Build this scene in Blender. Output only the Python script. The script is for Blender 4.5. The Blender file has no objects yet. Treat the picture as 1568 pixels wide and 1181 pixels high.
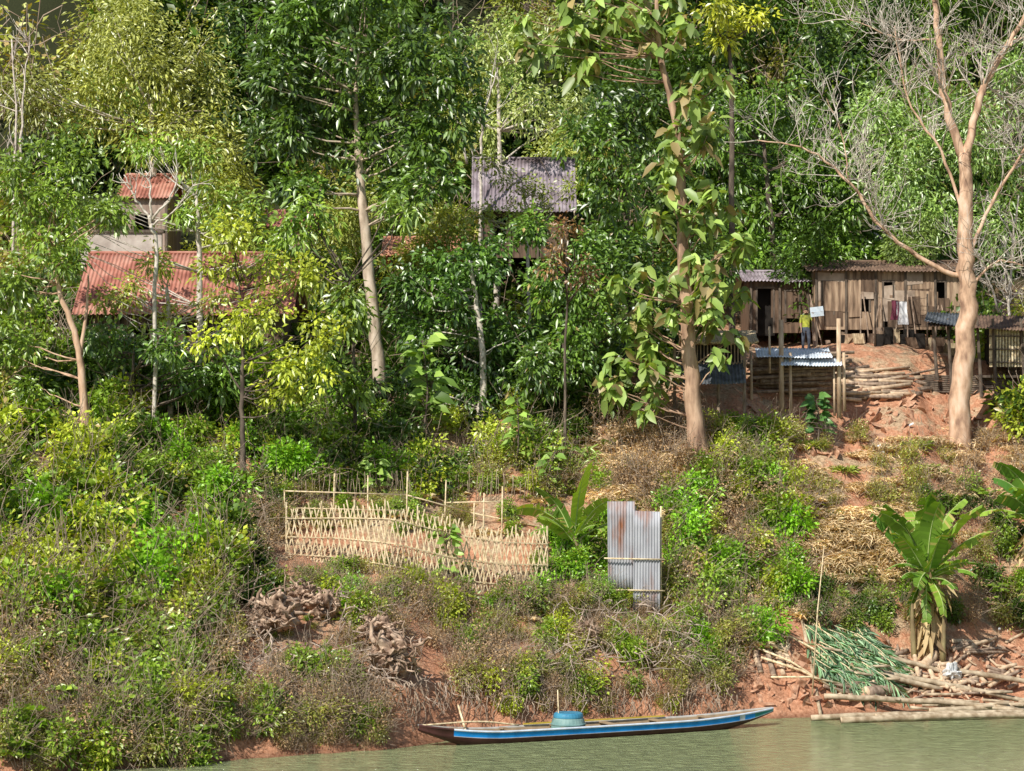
import bpy, math, random, os
import numpy as np
from mathutils import Vector, Matrix
rng=np.random.default_rng(7); random.seed(7)
S=bpy.context.scene
F=3500.0; CX=784.0; CY=590.5; CAMZ=9.0; TILT=0.02843
# ------------------------------------------------ survey helpers (photo bearings -> world metres)
def W(px,py,d):
    u=(px-CX)/F; v=(CY-py)/F
    y=math.cos(TILT)-math.sin(TILT)*v; z=math.sin(TILT)+math.cos(TILT)*v
    k=d/y
    return np.array([u*k,d,CAMZ+z*k])
# ------------------------------------------------ noise + terrain
_h=np.random.default_rng(3).random((256,256))
def vn(x,y):
    x=np.asarray(x,float);y=np.asarray(y,float)
    xi=np.floor(x).astype(int);yi=np.floor(y).astype(int);fx=x-xi;fy=y-yi
    fx=fx*fx*(3-2*fx);fy=fy*fy*(3-2*fy)
    a=_h[xi%256,yi%256];b=_h[(xi+1)%256,yi%256];c=_h[xi%256,(yi+1)%256];d=_h[(xi+1)%256,(yi+1)%256]
    return (a*(1-fx)+b*fx)*(1-fy)+(c*(1-fx)+d*fx)*fy-.5
SX=[-150,-40,-14.1,-9.5,-3.6,-1.7,3.5,8.7,17.8,45,150]; SY=[40,53,63.0,65.9,69.3,71.4,74.3,77.2,80.2,88,110]
PT=[-400,-20,-8,-.4,0,.6,1.3,3,5,7,10,13,16,19,24,30,40,60,90,140,260]
PZ={-14:[-4,-4,-2,-.15,0,.55,.9,2.0,3.1,4.1,5.6,7.0,8.6,9.7,11.3,13,16.5,28,48,75,100],
    -2:[-4,-4,-2,-.15,0,.7,1.8,2.5,3.5,4.6,6.0,7.6,9.0,10,11.6,13.5,16.5,28,48,75,100],
    7:[-4,-4,-2,-.15,0,.8,1.6,2.8,4.1,6.0,8.7,10.6,12.6,13.3,13.9,15.5,19,30,50,75,100],
    18:[-4,-4,-2,-.08,0,.12,.35,1.6,3.6,5.5,8.2,10.6,13.0,13.3,13.9,15.5,19.5,31,50,75,100]}
COLS=sorted(PZ)
def H(x,y,fine=True):
    x=np.asarray(x,float);y=np.asarray(y,float)
    sh=np.interp(x,SX,SY)+vn(x*.5,x*0+3)*.8+vn(x*1.7,x*0+9)*.3
    t=y-sh
    zs=[np.interp(t,PT,PZ[c]) for c in COLS]
    xx=np.clip(x,COLS[0],COLS[-1]); z=np.zeros_like(t)
    for i in range(3):
        a,b=COLS[i],COLS[i+1]; m=(xx>=a)&(xx<=b); f=(xx-a)/(b-a); z=np.where(m,zs[i]*(1-f)+zs[i+1]*f,z)
    amp=np.clip(t/4,0,1)
    z=z+amp*(vn(x*.35+5,y*.35)*.7)+np.clip(t,0,1)*(vn(x*1.3,y*1.3)*.3+vn(x*3.3,y*3.3)*.16)
    z=z+np.clip((t-40)/40,0,1)*vn(x*.04,y*.04)*16
    return z
DD=np.arange(60,220,.08)
def G(px,py):
    """stand point: where the bearing meets the terrain"""
    p=W(px,py,1.0)-np.array([0,0,CAMZ]); X=p[0]*DD; Z=CAMZ+p[2]*DD
    h=H(X,DD); i=int(np.argmax(h>Z)); 
    return np.array([X[i],DD[i],float(h[i])])
# ------------------------------------------------ materials
def nm(name):
    m=bpy.data.materials.new(name); m.use_nodes=True; nt=m.node_tree
    return m,nt,nt.nodes['Principled BSDF'],nt.nodes['Material Output']
def N(nt,t,**k):
    n=nt.nodes.new(t)
    for a,b in k.items(): setattr(n,a,b)
    return n
def leafmat(name,trans=.24,rough=.38,rnd=.5,gloss=.07,tint=(.92,1.04,.72)):
    m,nt,b,o=nm(name); nt.nodes.remove(b); L=nt.links.new
    a=N(nt,'ShaderNodeAttribute',attribute_name='Col')
    oi=N(nt,'ShaderNodeObjectInfo')
    mr=N(nt,'ShaderNodeMapRange'); mr.inputs[3].default_value=1.1-rnd*.6; mr.inputs[4].default_value=1.1+rnd*.6
    L(oi.outputs['Random'],mr.inputs[0])
    ti=N(nt,'ShaderNodeVectorMath',operation='MULTIPLY'); ti.inputs[1].default_value=tint; L(a.outputs['Color'],ti.inputs[0])
    hs=N(nt,'ShaderNodeVectorMath',operation='SCALE'); L(ti.outputs[0],hs.inputs[0]); L(mr.outputs[0],hs.inputs['Scale'])
    df=N(nt,'ShaderNodeBsdfDiffuse'); L(hs.outputs[0],df.inputs[0])
    gl=N(nt,'ShaderNodeBsdfGlossy'); gl.inputs['Roughness'].default_value=rough; gl.inputs[0].default_value=(1,1,.95,1)
    m1=N(nt,'ShaderNodeMixShader'); m1.inputs[0].default_value=gloss; L(df.outputs[0],m1.inputs[1]); L(gl.outputs[0],m1.inputs[2])
    t=N(nt,'ShaderNodeBsdfTranslucent'); g=N(nt,'ShaderNodeVectorMath',operation='MULTIPLY'); g.inputs[1].default_value=(1.4,1.3,.35)
    L(hs.outputs[0],g.inputs[0]); L(g.outputs[0],t.inputs[0])
    mx=N(nt,'ShaderNodeMixShader'); mx.inputs[0].default_value=trans
    L(m1.outputs[0],mx.inputs[1]); L(t.outputs[0],mx.inputs[2]); L(mx.outputs[0],o.inputs[0])
    return m
LEAF=leafmat('leaf',gloss=.10,rnd=.3); LEAFI=leafmat('leaf_shrub',rnd=.45); DRYM=leafmat('dry_blade',trans=.12,rough=.7,rnd=.3,gloss=.02,tint=(1,.97,.9))
BIGL=leafmat('broad_leaf',trans=.28,rough=.45,rnd=.1,gloss=.06)
def noisemat(name,c1,c2,scale=6,rough=.85,bump=.4,stretch=(1,1,1),c3=None,detail=5,dist=.02):
    m,nt,b,o=nm(name)
    tc=N(nt,'ShaderNodeTexCoord'); mp=N(nt,'ShaderNodeMapping'); mp.inputs['Scale'].default_value=stretch
    n=N(nt,'ShaderNodeTexNoise'); n.inputs['Scale'].default_value=scale; n.inputs['Detail'].default_value=detail
    r=N(nt,'ShaderNodeValToRGB'); r.color_ramp.elements[0].position=.32; r.color_ramp.elements[1].position=.68
    r.color_ramp.elements[0].color=(*c1,1); r.color_ramp.elements[1].color=(*c2,1)
    if c3: e=r.color_ramp.elements.new(.5); e.color=(*c3,1)
    L=nt.links.new
    L(tc.outputs['Object'],mp.inputs[0]);L(mp.outputs[0],n.inputs['Vector']);L(n.outputs['Fac'],r.inputs[0]);L(r.outputs[0],b.inputs['Base Color'])
    bp=N(nt,'ShaderNodeBump'); bp.inputs['Strength'].default_value=bump; bp.inputs['Distance'].default_value=dist
    L(n.outputs['Fac'],bp.inputs['Height']);L(bp.outputs[0],b.inputs['Normal']); b.inputs['Roughness'].default_value=rough
    b.inputs['Specular IOR Level'].default_value=.25
    return m
BARKP=noisemat('bark_pale',(.32,.24,.17),(.74,.60,.47),5,stretch=(1,1,.35),c3=(.58,.46,.34),bump=.6)
BARKD=noisemat('bark_dark',(.06,.045,.035),(.20,.155,.115),6,stretch=(1,1,.4))
BARKO=noisemat('bark_orange',(.30,.18,.12),(.80,.58,.42),3.5,stretch=(1,1,.4),c3=(.62,.40,.26),bump=.9)
BARKT=noisemat('bark_teak',(.20,.12,.08),(.66,.45,.30),4,stretch=(1,1,.25),c3=(.45,.29,.19),bump=1,detail=8)
BARKW=noisemat('bark_white',(.42,.35,.27),(.82,.74,.64),8)
TWIG=noisemat('twig',(.22,.15,.10),(.52,.41,.30),4)
WOOD=noisemat('cut_wood',(.46,.31,.19),(.74,.57,.39),7,stretch=(1,1,.3))
LOGB=noisemat('log_bark',(.17,.11,.075),(.46,.34,.245),7,stretch=(1,1,.4),bump=.8)
BAMB=noisemat('bamboo',(.50,.37,.20),(.92,.78,.52),9,rough=.6,c3=(.78,.62,.38))
BOARD=noisemat('board_wall',(.13,.085,.055),(.58,.42,.28),1.6,stretch=(4,4,.5),c3=(.34,.23,.15),detail=8)
BOARD2=noisemat('board_wall_brown',(.07,.045,.03),(.22,.145,.095),2,stretch=(4,4,.5))
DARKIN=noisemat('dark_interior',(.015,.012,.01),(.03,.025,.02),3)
TARP=noisemat('dark_grey_sheet',(.05,.055,.06),(.15,.165,.185),4,rough=.5)
PLAST=noisemat('plaster',(.40,.33,.28),(.66,.58,.50),2)
THATCH=noisemat('thatch',(.30,.21,.12),(.70,.56,.36),12,stretch=(2,2,.4))
REDR=noisemat('red_roof_metal',(.24,.085,.06),(.56,.30,.22),1.1,rough=.65,c3=(.43,.175,.125),detail=8)
GREYR=noisemat('grey_roof_metal',(.15,.115,.12),(.44,.38,.40),1.3,rough=.5,c3=(.28,.23,.25),detail=8)
TIN=noisemat('tin_sheet',(.50,.55,.60),(.78,.84,.90),2,rough=.45)
SHEET=noisemat('rusty_tin',(.30,.13,.07),(.48,.49,.51),1.3,rough=.45,c3=(.38,.38,.40),stretch=(1.5,1,.5),detail=9)
# ------------------------------------------------ mesh helpers
def empty(name,loc=(0,0,0)):
    e=bpy.data.objects.new(name,None); e.location=loc; S.collection.objects.link(e); e.empty_display_size=.3; return e
def pinv(p): return Matrix.Translation(-Vector(p.location))
def tomesh(name,V,Fc,mats,parent=None,smooth=False,mi=None):
    me=bpy.data.meshes.new(name); me.from_pydata([tuple(map(float,v)) for v in V],[],Fc); 
    for m in (mats if isinstance(mats,(list,tuple)) else [mats]): me.materials.append(m)
    if mi is not None: me.polygons.foreach_set('material_index',[int(q) for q in mi])
    if smooth: me.polygons.foreach_set('use_smooth',[True]*len(me.polygons))
    me.update(); ob=bpy.data.objects.new(name,me); S.collection.objects.link(ob)
    if parent: 
        ob.parent=parent; ob.matrix_parent_inverse=pinv(parent)
    return ob
T1=(np.array([[0,0,0],[.45,.5,.12],[1,0,0],[.45,-.5,.12]]),np.array([[0,2,1],[0,3,2]]))
T3=(np.array([[0,0,0],[.28,.42,.12],[.28,0,0],[.28,-.42,.12],[.65,.46,.12],[.65,0,0],[.65,-.46,.12],[1,0,0]]),
    np.array([[0,2,1],[0,3,2],[1,2,5],[1,5,4],[2,3,6],[2,6,5],[4,5,7],[5,6,7]]))
def unit(a): return a/np.maximum(np.linalg.norm(a,axis=1,keepdims=True),1e-6)
def rawmesh(name,V,T,C,mat,tub=None,tmat=None):
    nl=len(T)
    if tub is not None and tub.V:
        tt=[]
        for f in tub.F:
            for k in range(1,len(f)-1): tt.append((f[0],f[k],f[k+1]))
        T=np.vstack([T,np.array(tt)+len(V)]); V=np.vstack([V,np.array(tub.V)]); C=np.vstack([C,np.ones((len(tub.V),3))])
    me=bpy.data.meshes.new(name); n=len(V);t=len(T)
    me.vertices.add(n); me.vertices.foreach_set('co',V.astype(np.float32).ravel())
    me.loops.add(t*3); me.loops.foreach_set('vertex_index',T.astype(np.int32).ravel())
    me.polygons.add(t); me.polygons.foreach_set('loop_start',np.arange(0,t*3,3,dtype=np.int32))
    at=me.attributes.new('Col','FLOAT_COLOR','POINT'); at.data.foreach_set('color',np.hstack([C,np.ones((n,1))]).astype(np.float32).ravel())
    me.materials.append(mat)
    if t>nl: me.materials.append(tmat); mi=np.zeros(t,dtype=np.int32); mi[nl:]=1; me.polygons.foreach_set('material_index',mi)
    me.update(calc_edges=True); return me
class Leaves:
    def __init__(s): s.V=[];s.T=[];s.C=[];s.n=0
    def add(s,P,D,L,Wd,C,droop=.2,tmpl=T1,nref=None):
        n=len(P); 
        if n==0:return
        t,f=tmpl; D=unit(D)
        R=rng.normal(size=(n,3))*.5+np.array([-.3,-.6,.9]) if nref is None else nref
        Sd=unit(np.cross(D,R)); Nn=np.cross(Sd,D); L=np.broadcast_to(L,(n,));Wd=np.broadcast_to(Wd,(n,))
        V=P[:,None,:]+t[None,:,0:1]*(L[:,None,None]*D[:,None,:])+t[None,:,1:2]*(Wd[:,None,None]*Sd[:,None,:])+t[None,:,2:3]*(Wd[:,None,None]*Nn[:,None,:])
        V[:,:,2]-=droop*(t[None,:,0]**2)*L[:,None]
        k=len(t); s.V.append(V.reshape(-1,3)); s.T.append((f[None]+(np.arange(n)*k)[:,None,None]).reshape(-1,3)+s.n)
        s.C.append(np.repeat(C,k,axis=0)); s.n+=n*k
    def mesh(s,name,mat,tub=None,tmat=None): return rawmesh(name,np.vstack(s.V),np.vstack(s.T),np.clip(np.vstack(s.C),0,1),mat,tub,tmat)
    def obj(s,name,mat,parent):
        o=bpy.data.objects.new(name,s.mesh(name,mat)); S.collection.objects.link(o)
        if parent: o.parent=parent; o.matrix_parent_inverse=pinv(parent)
        return o
def rdir(n,up=0): return unit(rng.normal(size=(n,3))+np.array([0,0,up]))
def cols(n,c1,c2,var=.25,k=None):
    f=rng.random((n,1)) if k is None else k
    c=np.array(c1)*(1-f)+np.array(c2)*f
    return c*(1+rng.normal(size=(n,1))*var).clip(.4,1.8)
def crown(LV,c,r,ncl,nl,ll,lw,c1,c2,crad=.35,droop=.25,lobes=9,lr=.5,out=.6,down=.2,tmpl=T1,dead=0.0,shell=.75):
    c=np.array(c);r=np.array(r)
    lc=rdir(lobes)*(.25+.42*rng.random((lobes,1)))
    li=rng.integers(0,lobes,ncl); d=rdir(ncl,.35); rad=lr*(shell+(1-shell)*rng.random((ncl,1))+.0)
    inn=rng.random((ncl,1))<.18; rad=np.where(inn,rad*rng.random((ncl,1)),rad)*(.8+.4*rng.random((lobes,1)))[li]
    P=c+(lc[li]+d*rad)*r
    ck=rng.random((ncl,1))
    idx=np.repeat(np.arange(ncl),nl); n=len(idx)
    off=rng.normal(size=(n,3))
    D=unit(d[idx]*out+unit(off)*.95+rng.normal(size=(n,3))*.2-np.array([0,0,down]))
    off=off*crad*.38
    k=np.clip(ck[idx]*.7+rng.random((n,1))*.4,0,1)
    C=cols(n,c1,c2,.2,k)
    if dead>0:
        m=rng.random(n)<dead; C[m]=np.array([.46,.30,.16])*(.6+.6*rng.random((m.sum(),1)))
    LV.add(P[idx]+off,D,ll*(.6+.7*rng.random(n)),lw*(.7+.6*rng.random(n)),C,droop,tmpl)
    return c+lc*r
class Tubes:
    def __init__(s): s.V=[];s.F=[];s.mi=[]
    def tube(s,pts,rad,sides=7,m=0,capm=None):
        pts=[np.array(p,float) for p in pts]; base=len(s.V); n=len(pts)
        ref=np.array([.31,.87,.38])
        for i,p in enumerate(pts):
            t=pts[min(i+1,n-1)]-pts[max(i-1,0)]; t=t/(np.linalg.norm(t)+1e-9)
            a=np.cross(t,ref); a/=np.linalg.norm(a)+1e-9; b=np.cross(t,a)
            for k in range(sides):
                an=2*math.pi*k/sides; s.V.append(p+(a*math.cos(an)+b*math.sin(an))*rad[i])
        for i in range(n-1):
            for k in range(sides):
                s.F.append((base+i*sides+k,base+i*sides+(k+1)%sides,base+(i+1)*sides+(k+1)%sides,base+(i+1)*sides+k)); s.mi.append(m)
        if sides>3:
            cm=m if capm is None else capm
            s.F.append(tuple(base+k for k in range(sides))[::-1]); s.mi.append(cm)
            s.F.append(tuple(base+(n-1)*sides+k for k in range(sides))); s.mi.append(cm)
    def box(s,c,ax,ay,az,m=0):
        """half-extent vectors"""
        c=np.array(c,float);ax=np.array(ax,float);ay=np.array(ay,float);az=np.array(az,float);b=len(s.V)
        for i in (-1,1):
            for j in (-1,1):
                for k in (-1,1): s.V.append(c+ax*i+ay*j+az*k)
        for f in ((0,1,3,2),(4,6,7,5),(0,4,5,1),(2,3,7,6),(0,2,6,4),(1,5,7,3)): s.F.append(tuple(b+q for q in f)); s.mi.append(m)
    def stick(s,p0,p1,w,t,m=0):
        p0=np.array(p0,float);p1=np.array(p1,float);d=(p1-p0)/2; a=np.cross(d,[0,1,0]); a/=np.linalg.norm(a)+1e-9; b=np.cross(d,a); b/=np.linalg.norm(b)+1e-9
        s.box((p0+p1)/2,d,a*w/2,b*t/2,m)
    def obj(s,name,mats,parent=None,smooth=True): return tomesh(name,s.V,s.F,mats,parent,smooth,s.mi)
def smoothpath(pts,rad,k=4,wob=0.0):
    pts=[np.array(p,float) for p in pts]; P=[pts[0]*2-pts[1]]+pts+[pts[-1]*2-pts[-2]]; out=[];ro=[]
    for i in range(1,len(P)-2):
        for j in range(k):
            t=j/k; a,b,c,d=P[i-1],P[i],P[i+1],P[i+2]
            out.append(.5*((2*b)+(-a+c)*t+(2*a-5*b+4*c-d)*t*t+(-a+3*b-3*c+d)*t**3)+rng.normal(size=3)*wob); ro.append(rad[i-1]*(1-t)+rad[i]*t)
    out.append(pts[-1]); ro.append(rad[-1]); return out,ro
def grow(T,p,d,L,r,lev,spread=.6,up=.15,nk=4,sides=5,n=5,wig=.16,rmin=.006):
    pts=[p];rad=[r]; d=d/np.linalg.norm(d)
    for i in range(n):
        d=d+rng.normal(size=3)*wig+np.array([0,0,up*.3]); d/=np.linalg.norm(d); p=p+d*L/n; pts.append(p); rad.append(max(r*(1-.65*(i+1)/n),rmin))
    T.tube(pts,rad,max(3,sides))
    if lev>0:
        for k in range(nk):
            i=rng.integers(1,n+1) if k<nk-1 else n
            nd=unit((d*.8+rng.normal(size=3)*spread+np.array([0,0,up]))[None])[0]
            grow(T,pts[i],nd,L*(.5+.25*rng.random()),rad[i]*.75,lev-1,spread,up,nk,sides-1,n,wig,rmin)
# ------------------------------------------------ terrain
def axis(a,b,fa,fb,fs,cs):
    o=list(np.arange(fa,fb,fs)); x=fb; s=fs
    while x<b: o.append(x); s=min(s*1.15,cs); x+=s
    o.append(b); x=fa;s=fs;l=[]
    while x>a: s=min(s*1.15,cs); x-=s; l.append(max(x,a))
    return np.array(l[::-1]+o)
xs=axis(-260,260,-20,24,.16,8); ys=axis(-60,380,61,100,.16,8)
gx,gy=np.meshgrid(xs,ys); gz=H(gx,gy)
nx,ny=len(xs),len(ys); V=np.stack([gx,gy,gz],-1).reshape(-1,3)
i=np.arange(nx*ny).reshape(ny,nx); Q=np.stack([i[:-1,:-1],i[:-1,1:],i[1:,1:],i[1:,:-1]],-1).reshape(-1,4)
TT=np.vstack([Q[:,[0,1,2]],Q[:,[0,2,3]]])
m,nt,b,o=nm('hillside_soil'); L=nt.links.new
geo=N(nt,'ShaderNodeNewGeometry'); sep=N(nt,'ShaderNodeSeparateXYZ'); L(geo.outputs['Position'],sep.inputs[0])
n1=N(nt,'ShaderNodeTexNoise'); n1.inputs['Scale'].default_value=.7; n1.inputs['Detail'].default_value=5; n1.inputs['Roughness'].default_value=.7; L(geo.outputs['Position'],n1.inputs['Vector'])
n2=N(nt,'ShaderNodeTexNoise'); n2.inputs['Scale'].default_value=9; n2.inputs['Detail'].default_value=5; n2.inputs['Roughness'].default_value=.75; L(geo.outputs['Position'],n2.inputs['Vector'])
r1=N(nt,'ShaderNodeValToRGB'); e=r1.color_ramp.elements; e[0].position=.3;e[0].color=(.32,.125,.06,1);e[1].position=.7;e[1].color=(.80,.43,.26,1); L(n2.outputs['Fac'],r1.inputs[0])
r2=N(nt,'ShaderNodeValToRGB'); e=r2.color_ramp.elements; e[0].position=.3;e[0].color=(.19,.115,.06,1);e[1].position=.68;e[1].color=(.76,.56,.36,1); L(n2.outputs['Fac'],r2.inputs[0])
rm=N(nt,'ShaderNodeValToRGB'); e=rm.color_ramp.elements; e[0].position=.46;e[1].position=.58; L(n1.outputs['Fac'],rm.inputs[0])
mh=N(nt,'ShaderNodeMapRange'); mh.inputs[1].default_value=.9; mh.inputs[2].default_value=2.6; L(sep.outputs[2],mh.inputs[0])
mm=N(nt,'ShaderNodeMath',operation='MULTIPLY'); L(rm.outputs[0],mm.inputs[0]); L(mh.outputs[0],mm.inputs[1])
mx=N(nt,'ShaderNodeMixRGB'); L(mm.outputs[0],mx.inputs[0]); L(r1.outputs[0],mx.inputs[1]); L(r2.outputs[0],mx.inputs[2])
md=N(nt,'ShaderNodeMapRange'); md.inputs[1].default_value=.0; md.inputs[2].default_value=.22; md.inputs[3].default_value=.5; md.inputs[4].default_value=1; L(sep.outputs[2],md.inputs[0])
m2=N(nt,'ShaderNodeMixRGB',blend_type='MULTIPLY'); m2.inputs[0].default_value=1; L(mx.outputs[0],m2.inputs[1]); L(md.outputs[0],m2.inputs[2])
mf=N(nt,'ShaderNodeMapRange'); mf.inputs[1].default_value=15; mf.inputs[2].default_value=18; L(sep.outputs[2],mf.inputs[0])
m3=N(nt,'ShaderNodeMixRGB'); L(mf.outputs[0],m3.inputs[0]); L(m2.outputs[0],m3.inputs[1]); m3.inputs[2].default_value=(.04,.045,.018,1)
L(m3.outputs[0],b.inputs['Base Color']); b.inputs['Roughness'].default_value=.95; b.inputs['Specular IOR Level'].default_value=.15
bp=N(nt,'ShaderNodeBump'); bp.inputs['Strength'].default_value=.9; bp.inputs['Distance'].default_value=.09; L(n2.outputs['Fac'],bp.inputs['Height']); L(bp.outputs[0],b.inputs['Normal'])
me=rawmesh('ground',V,TT,np.ones((len(V),3)),m); g=bpy.data.objects.new('ground',me); S.collection.objects.link(g)
me.polygons.foreach_set('use_smooth',[True]*len(me.polygons))
# ------------------------------------------------ water
m,nt,b,o=nm('river_water'); L=nt.links.new
b.inputs['Base Color'].default_value=(.36,.41,.20,1); b.inputs['Roughness'].default_value=.05; b.inputs['IOR'].default_value=1.33
geo=N(nt,'ShaderNodeNewGeometry'); mp=N(nt,'ShaderNodeMapping'); mp.inputs['Scale'].default_value=(1.1,1.5,1); L(geo.outputs['Position'],mp.inputs[0])
n1=N(nt,'ShaderNodeTexNoise'); n1.inputs['Scale'].default_value=1.7; n1.inputs['Detail'].default_value=7; n1.inputs['Roughness'].default_value=.65; n1.inputs['Distortion'].default_value=.6; L(mp.outputs[0],n1.inputs['Vector'])
bp=N(nt,'ShaderNodeBump'); bp.inputs['Strength'].default_value=1; bp.inputs['Distance'].default_value=.7; L(n1.outputs['Fac'],bp.inputs['Height']); L(bp.outputs[0],b.inputs['Normal'])
tomesh('river_water',[(-260,-60,0),(260,-60,0),(260,130,0),(-260,130,0)],[(0,1,2,3)],m)
# ------------------------------------------------ trees
def branches_to(T,trunk,rads,centres,r0=.06):
    tr=np.array(trunk)
    for c in centres:
        lo=tr[tr[:,2]<c[2]-.2]; 
        if len(lo)==0: continue
        dist=np.linalg.norm(lo-c,axis=1)+ (c[2]-lo[:,2])*-.35; j=int(np.argmin(dist)); p=lo[j]
        mid=(p+c)/2+rng.normal(size=3)*.2+np.array([0,0,-.15]); 
        pts,ra=smoothpath([p,mid,c],[min(r0,rads[j]*.7),r0*.6,r0*.25],3,.03); T.tube(pts,ra,5)
def tree(name,trunk,rad,crowns,c1,c2,ll=.2,lw=.07,dens=1.0,nl=16,bark=BARKP,droop=.3,down=.25,d=None,doff=0,crad=.35,tmpl=T1,extra=(),lobes=9,mat=LEAF,dead=0,lr=.5,br=.05,dscale=.8):
    """dens = leaf area index of the crown"""
    if d is None: base=G(*trunk[0]); d=base[1]
    else:
        base=W(*trunk[0],d); base[2]=float(H(base[0],base[1]))
    e=empty(name,base); T=Tubes(); LV=Leaves()
    pts=[base-np.array([0,0,.4])]+[W(px,py,d) for px,py in trunk[1:]]
    pts,ra=smoothpath(pts,[rad[0]*1.25]+list(rad[1:]),5,.025); T.tube(pts,ra,10)
    for pl,r0,r1 in extra:
        q=[W(px,py,d+.15*i) for i,(px,py) in enumerate(pl)]; p2,r2=smoothpath(q,list(np.linspace(r0,r1,len(q))),4,.03); T.tube(p2,r2,7)
    for cr in crowns:
        px,py,rx,ry=cr[:4]; off=cr[4] if len(cr)>4 else rng.normal()*.6
        c=W(px,py,d+off+doff); R=np.array([rx,0,ry])*d/F; R[1]=(R[0]+R[2])/2*dscale
        area=math.pi*R[0]*R[2]; ncl=int(dens*area/(.5*ll*lw)/nl)+6; v=1+rng.normal()*.15
        lc=crown(LV,c,R*1.1,ncl,nl,ll,lw,np.array(c1)*v,np.array(c2)*v,crad,droop,lobes,lr,.6,down,tmpl,dead)
        branches_to(T,pts,ra,list(lc[:3])+[c],br)
    T.obj('trunk',bark,e); LV.obj('foliage',mat,e); return e,d
DG=(.035,.08,.018);DG2=(.22,.33,.06)
MG=(.10,.165,.025);MG2=(.36,.46,.08)
YG=(.32,.37,.04);YG2=(.70,.68,.09)
OL=(.22,.23,.05);OL2=(.56,.52,.17)
tree('mango_tree',[(588,628),(578,540),(566,420),(555,300),(545,170),(550,60)],[.28,.25,.23,.18,.11,.05],
 [(470,120,105,105),(600,80,105,90),(540,210,130,90),(415,180,65,90),(650,190,75,100),(560,-20,120,70),(480,290,90,42),(650,280,60,45),(410,70,60,60),(700,130,45,80),(470,20,80,60),(600,300,40,30)],
 DG,DG2,.36,.15,2.2,14,BARKP,.3,.2,lobes=12,lr=.42,br=.05,crad=.35)
tree('roadside_tree',[(545,590),(540,500),(535,430)],[.07,.06,.04],[(500,400,48,40),(520,480,45,45),(540,590,45,28),(500,560,38,38),(455,375,42,40),(480,330,40,30),(620,330,40,30)],MG,MG2,.32,.12,1.9,12,BARKD,.4,.3,d=84,crad=.4)
tree('lychee_tree',[(135,708),(127,600),(118,520),(92,450),(75,380)],[.17,.14,.11,.09,.05],
 [(60,330,75,75),(110,250,50,55),(25,440,48,55),(95,395,50,36),(30,260,50,60),(20,530,50,50),(50,610,40,38),(170,330,40,34)],MG,MG2,.26,.11,1.8,13,BARKO,.3,.2,extra=[([(124,545),(132,480),(135,420)],.08,.03)],br=.035)
tree('young_tree',[(373,752),(371,660),(370,580),(372,520),(365,430)],[.11,.09,.075,.06,.03],
 [(350,345,48,36),(330,410,42,32),(445,560,65,36),(395,495,55,32),(470,430,52,42),(490,515,42,42),(335,515,38,26),(425,600,45,20),(400,410,32,28)],
 YG,YG2,.24,.12,1.4,11,BARKD,.3,.2,extra=[([(371,610),(395,580),(430,560)],.05,.02),([(371,600),(345,560),(330,520)],.04,.02)],crad=.4,br=.035)
tree('jackfruit_tree',[(262,560),(258,500),(255,440)],[.1,.09,.06],[(245,395,38,32),(205,450,36,30),(255,485,46,22),(160,468,28,26),(330,460,34,24),(405,455,30,24),(385,485,40,20)],(.27,.31,.045),(.58,.56,.10),.22,.10,1.2,10,BARKW,d=84,dead=.1,br=.03)
tree('tamarind_tree',[(310,470),(305,380),(300,300)],[.12,.1,.05],[(290,240,50,40),(330,300,42,36),(150,310,40,34),(220,230,50,30),(390,330,34,30),(120,345,34,30),(95,370,40,30),(420,385,34,26),(285,330,36,26)],MG,MG2,.26,.10,1.6,12,BARKW,d=86,br=.03)
tree('coffee_tree',[(200,650),(200,590),(205,540)],[.08,.07,.04],[(175,560,52,48),(235,600,60,42),(290,565,50,45),(320,625,45,36),(250,530,45,34),(110,640,40,36),(340,570,40,45),(160,515,40,22)],DG,DG2,.28,.11,1.9,13,BARKD)
tree('longan_tree',[(735,660),(740,560),(730,470),(720,400)],[.14,.13,.1,.06],
 [(690,440,70,75),(760,520,80,65),(640,500,55,75),(750,400,70,56),(650,590,55,45),(740,610,60,36),(620,430,35,36)],DG,(.15,.25,.045),.27,.12,2.1,14,BARKW,lobes=12,br=.04)
tree('star_apple_tree',[(880,640),(870,560),(855,450),(850,380)],[.16,.14,.1,.06],
 [(850,430,75,62),(900,520,62,65),(820,350,55,34),(830,570,60,46),(940,450,48,76),(905,380,45,42)],DG,DG2,.27,.12,2.1,14,BARKD,lobes=12,dead=.02)
tree('red_leaf_tree',[(866,480),(866,420),(868,370)],[.05,.04,.03],[(868,355,26,30),(900,420,26,30),(845,400,22,22)],(.18,.12,.05),(.38,.15,.09),.2,.09,.8,12,BARKD,d=86,doff=-2)
tree('slender_tree',[(812,420),(808,350),(800,280)],[.07,.06,.03],[(800,285,42,32),(785,335,38,24),(872,290,16,26),(745,250,30,20),(830,320,30,20),(735,330,30,24)],(.22,.26,.05),(.52,.52,.12),.2,.09,1.1,10,BARKW,d=95)
tree('large_mango_tree',[(1188,505),(1185,440),(1180,330),(1170,220)],[.2,.18,.15,.08],
 [(1180,170,85,65),(1140,290,95,80),(1240,310,85,78),(1110,200,60,66),(1265,385,68,46),(1190,398,76,50),(1250,220,60,56),(1295,320,50,60),(1325,395,36,34),(1110,395,48,55),(1370,378,38,30),(1240,420,36,20,-2)],(.07,.13,.02),(.24,.36,.06),.34,.13,2.0,14,BARKD,lobes=13,br=.05)
tree('tall_mango_tree',[(960,560),(962,440),(958,300)],[.2,.18,.1],[(930,280,70,85),(950,400,75,66),(960,170,70,56),(1010,460,60,56),(900,210,50,56),(980,520,50,46),(1110,420,40,40)],DG,DG2,.32,.13,1.9,14,BARKD,d=92,lobes=12)
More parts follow.
